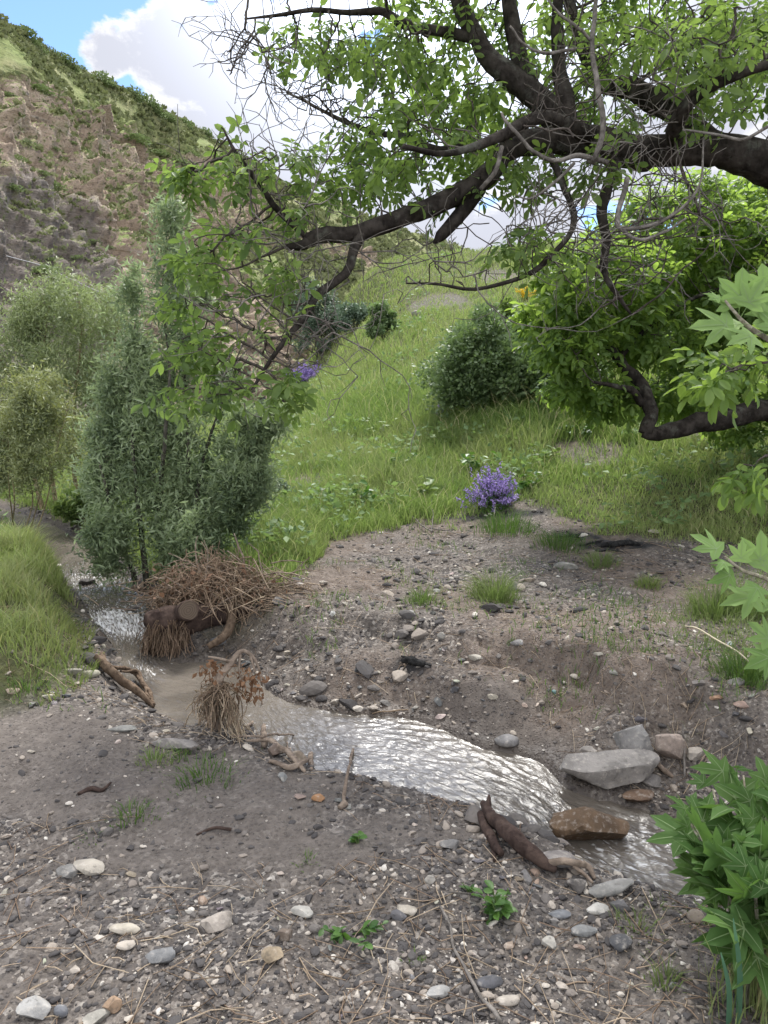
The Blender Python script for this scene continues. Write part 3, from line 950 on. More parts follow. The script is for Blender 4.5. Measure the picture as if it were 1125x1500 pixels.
zones = [(900,340,100,90,4.4,30),(760,300,90,60,4.4,20),(1000,270,100,60,4.4,17),(640,385,70,30,4.3,8),(430,480,70,60,4.15,24),(360,80,50,40,5.1,22),(470,150,60,60,5.2,26),(880,140,160,100,4.3,28),(380,330,90,70,4.2,26),(500,380,40,50,4.3,10)]
for zu, zv, ru_, rv_, dz, cnt in zones:
    for _ in range(cnt):
        p0 = P(zu+rt.normal()*ru_*.6, zv+rt.normal()*rv_*.6, dz+rt.normal()*.2)
        p0 = wpos[np.argmin(((wpos-p0)**2).sum(1))]
        d_ = unit(np.array([rt.normal(), rt.normal()*.5, rt.normal()*.8-.1])); seg = .05+.05*rt.random(); L_ = [p0]
        for k_ in range(int(5+rt.random()*7)):
            d_ = unit(d_+rt.normal(size=3)*.38+np.array([0, 0, .03])); L_.append(L_[-1]+d_*seg)
            if rt.random() < .45:
                e_ = unit(d_+rt.normal(size=3)*.8); q_ = L_[-1]
                m_ = q_+e_*seg*1.1; sticks(a, np.array([q_, m_]), np.array([m_, m_+unit(e_+rt.normal(size=3)*.5)*seg]), np.array([.0026, .0020]), np.array([.0020, .0011]), 4)
        L_ = np.array(L_); tube(a, L_, np.linspace(.0045, .0015, len(L_)), 4, 0, cap=False)
a.obj('dead_shoots', M_DEAD, root)['kind'] = 'stuff'

# leafy twigs of the same tree hanging close on the right
g2 = blob([(1092,538,38,26,3.0,.2,26),(1066,548,26,16,3.0,.15,12),(1105,685,28,22,3.0,.15,12),(1100,520,40,20,3.1,.2,10)])
l2 = [('branch',)+limb([(1230,500,3.3,.016),(1165,520,3.15,.012),(1120,530,3.05,.009),(1085,535,3.0,.006)]), ('branch',)+limb([(1230,640,3.2,.012),(1160,660,3.1,.009),(1120,668,3.05,.005)])]
pos, par = colonize(np.concatenate([q[1] for q in l2]), g2, .04, .8, .05)
a = Acc(R0)
for nm, p, r in l2:
    b = Acc(R0); tube(b, np.vstack([tr[30, :3], p]) if False else p, r, 6, .2); b.obj('branch', M_TWIG, root)
n0 = sum(len(q[1]) for q in l2)
i = np.arange(n0, len(pos))
sticks(a, pos[par[i]], pos[i], .0035, .0025, 4)
a.obj('twigs', M_TWIG, root)['kind'] = 'stuff'
a = Acc(R0)
m = RNG.choice(i, 62); dirs = unit(pos[m]-pos[par[m]])+RNG.normal(size=(62, 3))*.45; dirs[:, 2] -= .25; dirs[:, 0] -= .35
put_leaves(a, CT, pos[m], dirs, .13+.05*RNG.random(62), tilt=.5)
a.obj('foliage', M_WLEAF2, root)

# ---- second walnut behind, low crooked limb on the right
b0 = np.array([5.3, 7.8]); bz = HQ(*b0)[0]
root = thing('walnut_tree', (5.3, 7.8, bz), 'lower walnut tree further back with a crooked low limb and bright yellow green leaves', 'tree', 'walnut trees on the right')
LIMBS = []
p = np.array([(5.3,7.8,bz-.2,.22),(5.25,7.75,bz+.35,.18),(*P(1320,560,7.2),.15),(*P(1230,585,7.1),.10),(*P(1150,600,7.05),.085),(*P(1085,609,7.0),.078),(*P(1020,622,6.95),.068),(*P(968,636,6.9),.060),(*P(944,632,6.9),.055)])
s = spline(p, 60); LIMBS.append(('trunk', s[:, :3], s[:, 3]))
L('limb', [(946,634,6.9,.055),(952,605,6.9,.048),(940,565,6.95,.044),(912,532,7.0,.040),(893,505,7.05,.034),(878,480,7.1,.028),(868,440,7.1,.020),(868,380,7.2,.012)])
L('branch', [(940,592,6.92,.034),(925,572,6.8,.028),(905,566,6.7,.02),(870,560,6.6,.012)])
L('branch', [(905,525,7.0,.025),(960,470,7.2,.02),(1010,440,7.3,.017),(1060,420,7.4,.012),(1110,400,7.5,.008)])
L('limb', [(1300,560,7.3,.10),(1240,440,7.8,.08),(1150,370,8.0,.06),(1060,330,8.1,.04),(980,300,8.2,.03),(920,290,8.2,.015)])
L('branch', [(1240,440,7.8,.06),(1150,480,8.0,.045),(1060,500,8.0,.03),(980,510,7.9,.02),(930,480,7.9,.01)])
GREEN = blob([(895,410,110,90,7.2,.7,330),(845,490,65,55,7.0,.5,150),(1000,330,120,80,8.0,.8,260),(1080,420,110,115,7.9,.7,380),(1010,540,90,45,8.0,.5,190),(890,545,50,35,7.1,.3,60),(1070,560,90,35,8.2,.4,130),(1200,560,80,60,8.0,.5,60),(890,575,55,26,7.2,.3,60),(1010,590,70,18,8.3,.3,70),(1090,590,50,20,8.3,.3,50),(1075,622,55,16,8.2,.2,50),(1310,330,150,150,6.6,1.1,240),(960,570,50,22,8.0,.3,60),(845,560,60,32,7.4,.4,70),(800,470,40,50,7.3,.4,60),(1200,400,120,180,7.8,1.0,220),(960,470,80,60,7.3,.5,120),(1060,290,100,40,8.2,.6,90)])
tree(root, LIMBS, GREEN, GREEN[:0], M_WBARK, M_WLEAF2, .185, .075, 1.6, .10, .003, 7600, droop=.45)

# ------------------------------------------------------------------ willows
def slim_tpl(wid=.10):
    V = np.array([(0, 0, 0), (-wid, .45, .03), (wid, .45, .03), (0, 1, -.12), (0, .48, -.01)])
    return V, None, np.array([(0, 4, 1), (0, 2, 4), (4, 3, 1), (4, 2, 3)])
SLIM = [slim_tpl(.10), slim_tpl(.13)]
M_WILLOW = leaf_mat('willow leaf', (.09, .128, .070), (.30, .365, .215), (.34, .44, .20), .42, .5, .35)
M_WILLOW2 = leaf_mat('pale willow leaf', (.16, .195, .10), (.28, .32, .17), (.32, .40, .14), .34, .5, .3)
M_WILLOW3 = leaf_mat('yellowish willow leaf', (.17, .20, .10), (.29, .32, .165), (.30, .33, .09), .32, .5, .3)
M_STEM = bark_mat('willow bark', (.045, .042, .034), (.105, .098, .08), 22)
M_STEM2 = bark_mat('pale willow stem', (.16, .13, .075), (.28, .23, .14), 22)

def willow(name, label, foot, d, stems, blobs, leafm, n, size, barkm, tip=.0022, step=.06, group=None, dk=.09, cat='tree', rr=.022, plumes=None):
    f = G1(*foot)
    if d is None: d = proj(f)[2]
    root = thing(name, tuple(f), label, cat, group)
    limbs = []
    for (fu, fv), pts in stems:
        q = [(fu, fv, d+RNG.normal()*.12, rr)]
        m = len(pts)
        for i_, (u_, v_) in enumerate(pts):
            q.append((u_, v_, d+RNG.normal()*.18, rr*(1-(i_+1)/(m+.35))))
        pp, r = limb(q)
        g0 = HQ(pp[0, 0], pp[0, 1])[0]; pp[:, 2] += (g0-.05-pp[0, 2])*np.linspace(1, 0, len(pp))**2
        limbs.append(('stem', pp, r))
    green = blob([(b[0], b[1], b[2], b[3], d+(b[6] if len(b) > 6 else 0), b[4], int(b[5]*2.2)) for b in blobs])
    if plumes:
        out_ = []
        for (u0, v0), (u1, v1), w_, c_ in plumes:
            t_ = .16+.84*RNG.random(c_)**.85; bow = RNG.normal()*14; w_ *= 1.38
            ww = w_*np.sin(np.clip(t_*1.02, 0, 1)**.8*math.pi*.93+.16)**.8
            q_ = unit(RNG.normal(size=(c_, 3)))*RNG.random((c_, 1))**.5
            out_.append(P(u0+(u1-u0)*t_+bow*np.sin(t_*3)+q_[:, 0]*ww, v0+(v1-v0)*t_**.9+q_[:, 1]*ww*.9, d+RNG.normal()*.16+q_[:, 2]*ww*d/FP*1.2))
        green = np.concatenate(out_)
    gn_ = fbm(green*3.1/(d/6)+f, 2); green = green[(gn_ > -.02) | (RNG.random(len(green)) < .07)]
    green = green[green[:, 2] > HQ(green[:, 0], green[:, 1])+.05]
    tree(root, limbs, green, green[:0], barkm, leafm, size, step, 1.4, dk, tip, n, tpls=SLIM, rbark=.2, droop=.05, grav=.05, twig_mat=barkm, tilt=.9, last=7, spread=.028*d/6, clump=.070*d/6, colnoise=2.4)
    return root
WG = 'willows along the left bank'
willow('willow', 'dense grey green willow with several stems standing behind the debris pile', (262,818), 6.15,
    [((215,822),[(205,740),(195,650),(190,540),(205,430)]), ((262,822),[(272,740),(275,650),(272,560),(262,450),(250,360)]), ((275,822),[(285,740),(300,660),(330,580),(365,520)]), ((240,825),[(232,740),(240,640),(248,540),(238,430),(245,340)]), ((290,822),[(330,760),(360,700),(395,640)]), ((205,826),[(175,770),(155,710),(140,660)]), ((255,824),[(262,750),(265,690),(270,600),(280,520)])],
    [(252,345,30,45,.3,50),(232,400,42,50,.4,70),(205,440,40,60,.45,80),(240,480,60,60,.5,110),(300,470,55,60,.45,90),(185,560,80,80,.6,220),(285,590,95,80,.6,260),(385,545,52,60,.4,110),(390,640,50,55,.4,130),(345,610,50,60,.5,90),(195,680,85,75,.6,250),(310,690,80,70,.55,210),(200,775,85,50,.5,190),(300,780,70,45,.5,150),(255,720,90,60,.6,160),(140,610,40,60,.4,60)],
    M_WILLOW, 70000, .064, M_STEM, group=WG, rr=.024, dk=.065, plumes=[((262,820),(250,305),19,240),((215,822),(192,395),22,200),((282,820),(305,425),22,150),((232,822),(165,520),26,180),((238,805),(128,600),24,150),
    ((205,825),(138,690),28,130),((290,820),(388,515),22,160),((300,815),(412,600),24,160),((300,820),(385,690),28,150),((250,820),(232,540),32,190),((265,820),(335,540),26,170),((190,835),(128,768),30,110),((250,832),(292,700),42,220),((215,832),(195,660),44,240),((320,822),(360,745),32,120),((240,835),(250,770),60,160),((225,820),(268,600),30,140),((200,820),(235,460),20,90)])
willow('willow', 'pale grey green willow behind and to the left of the dense one', (95,690), 9.5,
    [((110,705),[(105,640),(110,560),(120,470),(110,420)]), ((80,705),[(70,640),(60,560),(70,460)]), ((125,705),[(150,640),(165,560),(170,480)]), ((60,705),[(40,640),(20,580),(5,520)])],
    [(85,450,55,50,.6,130),(150,470,50,60,.6,110),(60,540,70,60,.7,170),(150,570,60,60,.6,130),(40,480,40,50,.5,60),(95,640,80,40,.6,100),(-40,560,70,80,.7,80)],
    M_WILLOW2, 42000, .066, M_STEM2, tip=.0028, step=.09, group=WG, dk=.13, rr=.03)
willow('willow_shrub', 'yellowish sparse willow shrub with many bare upright stems at the left edge', (25,735), 8.0,
    [((20+dx, 735),[(20+dx*2.2+RNG.normal()*9,690),(18+dx*3.6+RNG.normal()*14,630),(12+dx*5+RNG.normal()*22,560)]) for dx in (-19,-8,-2,7,15,22)],
    [(20,590,60,50,.5,150),(70,620,45,40,.4,90),(-30,630,60,50,.5,80),(30,540,40,25,.4,40)],
    M_WILLOW3, 22000, .055, M_STEM2, tip=.002, step=.07, group=WG, dk=.10, cat='shrub', rr=.008, plumes=[((20+k_*4, 732),(25+k_*26+RNG.normal()*16, 560+abs(k_)*14+RNG.normal()*18),26,120) for k_ in range(-4, 5)])

# ------------------------------------------------------------------ rounded shrubs on the slope
def oval_tpl(wid=.3):
    V = np.array([(0, 0, 0), (-wid, .5, .08), (wid, .5, .08), (0, 1, -.05), (0, .5, 0)])
    return V, None, np.array([(0, 4, 1), (0, 2, 4), (4, 3, 1), (4, 2, 3)])
OVAL = [oval_tpl(.28), oval_tpl(.38)]
M_DARKL = leaf_mat('dark shrub leaf', (.085, .13, .060), (.17, .235, .11), (.22, .33, .10), .32, .5, .35)
M_MIDL = leaf_mat('mid green shrub leaf', (.085, .130, .042), (.17, .245, .078), (.26, .37, .08), .33, .5, .3)
M_BLUEL = leaf_mat('bluish shrub leaf', (.075, .115, .080), (.15, .20, .14), (.15, .23, .12), .22, .5, .35)

def shrub(name, label, foot, wpx, hpx, leafm, n, size, group=None, clumps=34, cat='shrub', lean=0., seed=0, tpls=OVAL, d=None, stems=5, deep=.8):
    r = np.random.default_rng(100+seed)
    f = G1(*foot) if d is None else P(*foot, d)
    dd = proj(f)[2]
    rx, rz = wpx/2/FP*dd, hpx/FP*dd
    root = thing(name, tuple(f), label, cat, group)
    q = unit(r.normal(size=(clumps, 3))); q[:, 2] = np.abs(q[:, 2])*1.0
    rad = .45+.5*r.random((clumps, 1))
    c = q*rad*np.array([rx, rx*deep, rz*.8])+np.array([0, 0, rz*.12])
    c[:, 0] += lean*c[:, 2]
    a = Acc()
    for k in range(stems):
        e = c[r.integers(0, clumps)]
        pp = spline(np.array([(r.normal()*.05*rx, r.normal()*.05*rx, -.1), (*(e[:2]*.35), e[2]*.5), tuple(e)]), 10)
        tube(a, pp, np.linspace(.022, .006, 10)*max(.7, rx), 6, .2, k)
    for e in c:
        b = c[r.integers(0, clumps)]*.4
        sticks(a, b[None], e[None], .008*max(.5, rx), .004, 4)
    a.obj('stem', M_STEM, root)
    k = r.integers(0, clumps, n)
    s = unit(r.normal(size=(n, 3)))*(r.random((n, 1))**.5)
    cr = rx*(.20+.16*r.random(clumps))[k][:, None]
    pp = c[k]+s*cr*np.array([1, 1, .75])
    pp[:, 2] = np.maximum(pp[:, 2], .03*r.random(n))
    dirs = s+r.normal(size=(n, 3))*.6; dirs[:, 2] += .1
    a = Acc(); put_leaves(a, tpls, pp, dirs, size*(.7+.6*r.random(n)), r, tilt=.7, a=np.clip(r.random(n)*.6+.4*r.random(clumps)[k], 0, 1))
    a.obj('foliage', leafm, root)
    return root
SG = 'rounded shrubs on the grassy slope'
shrub('shrub', 'large dark green rounded shrub in the middle of the grassy slope', (705,608), 178, 165, M_DARKL, 17000, .062, SG, 60, seed=1)
shrub('shrub', 'dark low shrub joined to the right side of the large rounded shrub', (812,600), 190, 125, M_DARKL, 11500, .07, SG, 34, seed=2)
shrub('shrub', 'paler scrambling shrub behind the top of the large rounded shrub', (745,560), 130, 130, M_MIDL, 5000, .085, SG, 30, seed=3)
shrub('tree', 'dark bluish small tree beside the left edge of the grassy slope', (468,524), 105, 130, M_BLUEL, 8000, .10, 'small trees at the left edge of the slope', 40, cat='tree', seed=4)
shrub('shrub', 'round dark shrub under the skyline right of the bluish small tree', (560,497), 52, 58, M_DARKL, 3000, .10, SG, 24, seed=5)
shrub('shrub', 'small grey green shrub left of the round dark shrub on the upper slope', (520,486), 60, 50, M_BLUEL, 2500, .10, SG, 24, seed=6)
shrub('shrub', 'low pale green bush at the grass edge behind the debris pile', (398,735), 60, 36, M_BLUEL, 2500, .045, None, 20, seed=7)
shrub('shrub', 'bright leafy weed bush at the foot of the dense willow', (345,800), 70, 60, M_MIDL, 2200, .05, None, 20, seed=8)
shrub('shrub', 'leafy green weed bush left of the willow foot above the stream', (128,770), 90, 60, M_MIDL, 2200, .06, None, 20, seed=9)
shrub('shrub', 'light green scrub on the upper slope behind the yellow leaved walnut', (905,505), 190, 130, M_MIDL, 5200, .12, SG, 40, seed=10)
shrub('shrub', 'wide light green thicket high on the slope at the right edge', (1060,470), 260, 190, M_MIDL, 6500, .14, SG, 48, seed=11)
# ------------------------------------------------------------------ grass
def blades(pos, h, lean, wid, rnd, rng=RNG, bend=.5, az=None):
    n = len(pos)
    th = rng.random(n)*TAU if az is None else az
    d = np.stack([np.cos(th), np.sin(th), 0*th], 1)
    fa = rng.random(n)*TAU
    s = np.stack([np.cos(fa), np.sin(fa), 0*fa], 1)*wid[:, None]
    up = np.array([[0, 0, 1.]])
    m = pos+up*(h*.55)[:, None]+d*(h*lean*.30)[:, None]
    t = pos+up*(h*(1-bend*lean*.5))[:, None]+d*(h*lean)[:, None]
    V = np.stack([pos-s, pos+s, m-s*.75, m+s*.75, t], 1).reshape(-1, 3)
    b = (np.arange(n)*5)[:, None]
    Q = b+np.array([[0, 1, 3, 2]]); T = b+np.array([[2, 3, 4]])
    return V, Q, T, np.repeat(rnd, 5)

def grass_mat(name, stops, tr, pc=(.27, .275, .13)):
    t = NT(name); r = t.attr('rnd')
    c = t.ramp(r, stops)
    c = t.mix(t.map(t.noise(t.pos(), .55, 4, .6), .42, .62, 0, .5), c, pc)
    b = t.pbr(c, .6, None, .25)
    x = t.n('ShaderNodeBsdfTranslucent'); t.l(t.mix(.5, c, tr), x.inputs['Color'])
    m = t.n('ShaderNodeMixShader'); m.inputs[0].default_value = .35
    t.l(b, m.inputs[1]); t.l(x.outputs[0], m.inputs[2])
    return t.done(m.outputs[0])
M_GRASS = grass_mat('meadow grass', [(0, (.105, .175, .050)), (.5, (.205, .285, .078)), (.85, (.30, .35, .125)), (.93, (.33, .32, .15)), (1, (.45, .40, .24))], (.30, .44, .08))
M_GRASSD = grass_mat('dark grass', [(0, (.035, .085, .020)), (.6, (.070, .135, .030)), (.92, (.115, .17, .045)), (1, (.25, .23, .10))], (.14, .26, .03))
M_GRASSB = grass_mat('bank grass', [(0, (.085, .135, .040)), (.5, (.150, .215, .062)), (.85, (.215, .265, .10)), (.93, (.30, .27, .12)), (1, (.38, .32, .18))], (.24, .32, .06))
M_STRAW = grass_mat('dry straw', [(0, (.15, .105, .075)), (.5, (.31, .235, .165)), (1, (.54, .45, .33))], (.4, .32, .22), (.30, .20, .14))

N = 520000
az = (RNG.random(N)*1500-190-562.5)/FP; yy = np.exp(RNG.random(N)*(math.log(38)-math.log(5.2))+math.log(5.2))
xx = az*yy
gmk = grass_mask(xx, yy)
patch = fbm(pts2(xx, yy, .45, 2.), 3); patch2 = fbm(pts2(xx, yy, 1.7, 6.), 3)
keep = RNG.random(N) < gmk*np.clip(.75+patch2*1.2, .12, 1)
bare = sstep(.22, .34, fbm(pts2(xx, yy, .35, 21.), 3)+.0)*(yy < 20)
keep &= RNG.random(N) > bare*.75
xx, yy, gmk, patch, patch2 = xx[keep], yy[keep], gmk[keep], patch[keep], patch2[keep]
zz = HQ(xx, yy)
pu, pv, pd = proj(np.stack([xx, yy, zz], 1))
tall = 1.25*np.exp(-((pu-745)/150)**2-((pv-622)/42)**2)+.8*np.exp(-((pu-560)/110)**2-((pv-715)/35)**2)+.7*np.exp(-((pu-400)/60)**2-((pv-790)/40)**2)+.5*np.exp(-((pu-520)/120)**2-((pv-600)/60)**2)
rightlow = sstep(780, 900, pu)*sstep(9.5, 8, yy)
h = (.12+.12*np.clip(patch+.35, 0, 1)+.22*np.clip(tall, 0, 1))*(.45+.7*RNG.random(len(xx)))*np.clip(.35+gmk*.75, 0, 1)*(1-.45*rightlow)
h = h*(1+.012*yy)
rn = np.clip(RNG.random(len(xx))*.72+patch2*.3+.10-.40*np.clip(tall, 0, 1)+.12*sstep(10, 20, yy)+.1*patch, 0, 1)
straw = RNG.random(len(xx)) < .035+.05*np.clip(patch, 0, 1)
rn = np.where(straw, .94+.06*RNG.random(len(xx)), np.minimum(rn, .9)); h = np.where(straw, h*1.45, h)
V, Q, T, r_ = blades(np.stack([xx, yy, zz-.01], 1), h, .25+.55*RNG.random(len(xx)), .0020+.00036*yy, rn)
o = obj('meadow_grass', mesh_arrays('meadow_grass', V, [Q, T], M_GRASS, {'rnd': r_})); o['kind'] = 'stuff'

# grass of the left bank
N = 44000
bb = RNG.random((N, 2))*np.array([3.6, 3.2])+np.array([-5.2, 3.2])
d_, in_ = seg_dist(bb[:, 0], bb[:, 1], LGRASS)
pn = fbm(pts2(bb[:, 0], bb[:, 1], 1.6, 4.), 3)
k = (np.where(in_, d_, -d_)+pn*.25 > -.05) & (water_sd(bb[:, 0], bb[:, 1]) > .07) & (RNG.random(N) < np.clip(.7+pn*1.6, .1, 1))
bb, pn, d_ = bb[k], pn[k], d_[k]
n = len(bb)
h = (.07+.26*np.clip(pn*1.5+.3, 0, 1))*(.45+.7*RNG.random(n))*np.clip(.4+d_*3, .4, 1)
edge = np.where(water_sd(bb[:, 0], bb[:, 1]) < .35, 0.0, RNG.random(n)*TAU)+RNG.normal(size=n)*.5
rn = np.clip(RNG.random(n)*.8+pn*.3, 0, .9); rn = np.where(RNG.random(n) < .07, .95, rn)
V, Q, T, r_ = blades(np.c_[bb, HQ(bb[:, 0], bb[:, 1])-.01], h, .25+.6*RNG.random(n), np.full(n, .0034), rn, az=edge)
o = obj('bank_grass', mesh_arrays('bank_grass', V, [Q, T], M_GRASSB, {'rnd': r_})); o['kind'] = 'stuff'

# thin short grass creeping over the bare ground
N = 26000
u_, v_ = RNG.random(N)*1130, 770+RNG.random(N)**1.3*250
g_ = onz(u_, v_, .12)
w1 = sstep(.05, .28, fbm(pts2(g_[:, 0], g_[:, 1], 1.6, 31.), 3))*.6+np.exp(-((u_-900)/130)**2-((v_-930)/45)**2)*.5+np.exp(-((u_-1080)/70)**2-((v_-925)/60)**2)*1.2+np.exp(-((u_-670)/90)**2-((v_-885)/16)**2)*.7
k = (RNG.random(N) < w1*.8) & (water_sd(g_[:, 0], g_[:, 1]) > .25)&(grass_mask(g_[:, 0], g_[:, 1]) < .9)
g_ = g_[k]; u_ = u_[k]; n = len(g_)
hh_ = .035+.05*RNG.random(n)+.06*np.exp(-((u_-1080)/60)**2)*RNG.random(n)
V, Q, T, r_ = blades(np.c_[g_[:, :2], HQ(g_[:, 0], g_[:, 1])-.004], hh_, .3+.9*RNG.random(n), np.full(n, .0026), np.clip(RNG.random(n)*.9+.05, 0, 1))
o = obj('thin_grass', mesh_arrays('thin_grass', V, [Q, T], M_GRASSD, {'rnd': r_})); o['kind'] = 'stuff'

# tufts one can count
def tuft_mesh(seed, n, h, spread, mat):
    r = np.random.default_rng(seed)
    q = r.normal(size=(n, 2))*spread
    az_ = np.arctan2(q[:, 1], q[:, 0])+r.normal(size=n)*.5
    hh = h*(.4+.7*r.random(n))*np.exp(-(q**2).sum(1)/(spread*2.2)**2)
    V, Q, T, rr = blades(np.c_[q, np.full(n, -.008)], hh, .25+.8*r.random(n), np.full(n, .0024), np.clip(r.random(n)*.9, 0, 1), r, az=az_)
    th = np.arange(12)/12*TAU; cv = np.vstack([[(0, 0, -.05)], np.stack([np.cos(th)*spread*2.0, np.sin(th)*spread*2.0, 0*th-.06-spread*.5], 1)])      # unseen disc added under the soil to join the blades
    ct = np.array([(0, i+1, (i+1) % 12+1) for i in range(12)])+len(V)
    return mesh_arrays('grass_tuft', np.vstack([V, cv]), [Q, np.vstack([T, ct])], mat, {'rnd': np.r_[rr, np.zeros(13)]})
TUFTS = [(725,880,34,46,260,'dense bright green grass tuft standing alone in the middle of the gravel path'),
 (618,880,26,20,110,'low sparse grass tuft left of the dense bright tuft on the path'),
 (950,858,22,18,110,'small yellowish grass tuft on the dark bare ground under the walnut'),
 (640,160+672,34,16,120,None),(880,826,32,20,160,'flat grass tuft just right of the grey block stone'),
 (820,800,40,26,190,'ragged grass tuft left of the burnt black patch'),(740,778,46,34,240,'spreading grass tuft in front of the purple flowers'),
 (1045,900,40,48,260,'dark green grass tuft at the right edge beside the rope'),(1100,900,44,52,260,'tall dark grass tuft right of the rope beside the litter'),(1090,990,40,40,220,'dark grass tuft below the rope end on the right bank'),

 (228,1115,26,30,110,'yellow green grass tuft just below the long grey bank stone'),(300,1140,62,36,230,'wide thin grass tuft on the near mud below the straw bundle'),
 (190,1195,34,26,130,'small green grass tuft alone on the smooth near mud'),(135,1225,30,14,60,'very sparse faint grass tuft left on the near mud'),
 (452,1262,22,18,50,'tiny green tuft among pinkish stones right of the near mud'),(500,1345,28,14,40,None),(605,1405,18,18,40,'tiny grass tuft in the front gravel left of the pale stick'),
 (930,1360,40,30,110,'thin dark grass tuft in the gravel at the lower right'),(975,1440,26,46,90,'upright grass tuft in the gravel at the lower right corner'),(965,1325,30,18,60,'small grass tuft at the water edge left of the plane shrub'),(1030,1345,30,24,70,'grass tuft under the leaves of the plane shrub'),
 (40,1005,50,30,150,'grass tuft hanging at the front of the left grassy bank'),(265,1110,26,24,90,'short grass tuft right below the long grey bank stone')]
for i, (u, v, wpx, hpx, n, lab) in enumerate(TUFTS):
    if lab is None: continue
    c = G1(u, v); d = proj(c)[2]
    o = obj('grass_tuft', tuft_mesh(300+i, int(n*(2 if v < 1000 else .8)), hpx/FP*d*(1.5 if v < 1000 else 1.1), wpx/FP*d*.5, M_GRASSB if 'yellow' in lab else M_GRASSD))
    o.location = c; tag(o, lab, 'grass tuft', 'grass tufts on the bare ground')

# scrub on the hillside: tussocks as one mass, the bushes along the crest one by one
n0_, ok = 130000, []
iu, iv = RNG.integers(0, NU, n0_), RNG.integers(8, int(NV*.8), n0_)
pr = np.clip(HVEG[iu, iv]*1.1+.10, 0, 1)*sstep(-.3, .2, fbm(HG[iu, iv]*.16+3.3, 3))*(.3+.7*(HUP[iu, iv] < .80))
k = RNG.random(n0_) < pr
hp_ = HG[iu[k], iv[k]]; n = len(hp_)
ds = np.linalg.norm(hp_, axis=1)
m = 7
pp = np.repeat(hp_, m, 0)
szz = np.repeat((.10+.22*RNG.random(n)**2.5)*np.clip(ds/55, .5, 2.2), m)
dd_ = unit(RNG.normal(size=(n*m, 3))); dd_[:, 2] = np.abs(dd_[:, 2])+.25
pp = pp+dd_*szz[:, None]*.35
a = Acc(); put_leaves(a, [oval_tpl(.42)], pp, dd_, szz, tilt=1.0, a=np.clip(np.repeat(RNG.random(n), m)*.8+RNG.random(n*m)*.2, 0, 1))
M_SCRUB = leaf_mat('hillside scrub', (.105, .125, .062), (.25, .26, .145), (.18, .21, .08), .2, .8, .1)
M_SCRUBD = leaf_mat('crest bush leaf', (.11, .15, .065), (.21, .26, .11), (.20, .28, .10), .2, .7, .2)
o = a.obj('hillside_scrub', M_SCRUB); o['kind'] = 'stuff'
bm_ = []
for s in range(4):
    r = np.random.default_rng(50+s); q = unit(r.normal(size=(420, 3)))*(r.random((420, 1))**.4); q[:, 2] = np.abs(q[:, 2])
    q[:, :2] *= 1+.5*fbm(q*2.2+s*9, 2)[:, None]
    a = Acc(); put_leaves(a, [oval_tpl(.4)], q, q+r.normal(size=q.shape)*.5, .16+.12*r.random(420), r, tilt=1.)
    bm_.append(a.mesh('hill_bush', M_SCRUBD))
r = np.random.default_rng(77)
def hill_at(u, v):
    k = np.argmin((HPU-u)**2+(HPV-v)**2); return HG.reshape(-1, 3)[k]
HPU, HPV, HPD = proj(HG.reshape(-1, 3))
vis = HG.reshape(-1, 3).copy(); HPU = np.where(HUP.ravel() < 1.0, HPU, 1e6)
for i in range(46):
    u = 5+300*r.random()**.9 if i < 38 else 540+170*r.random()
    cv = np.interp(u, CR[:, 0], CR[:, 1])
    c = hill_at(u, cv+1+ (r.random()**2)*10)
    o = obj('hill_bush', bm_[i % 4]); s = .35+.65*r.random()**1.8; o.location = c-np.array([0, 0, .15]); o.scale = (s*1.2, s*1.2, s*(.8+.5*r.random())); o.rotation_euler = (0, 0, r.random()*6)
    tag(o, 'small dark bush growing along the crest of the rocky hillside' if i < 38 else 'small dark bush on the far low ridge behind the walnut limb', 'bush', 'bushes along the crest of the hillside' if i < 38 else 'bushes on the far ridge')
for i in range(60):
    u, v = -20+330*r.random(), 120+330*r.random()**1.1
    if v < np.interp(u, CR[:, 0], CR[:, 1])+35: continue
    c = hill_at(u, v); dl = np.linalg.norm(c)
    o = obj('hill_bush', bm_[i % 4]); s = (.20+.32*r.random()**2)*dl/45; o.location = c-np.array([0, 0, .1]); o.scale = (s*1.5, s*1.5, s*.8); o.rotation_euler = (0, 0, r.random()*6)
    tag(o, 'low grey green bush clinging to the rock face of the hillside', 'bush', 'bushes on the rock face')

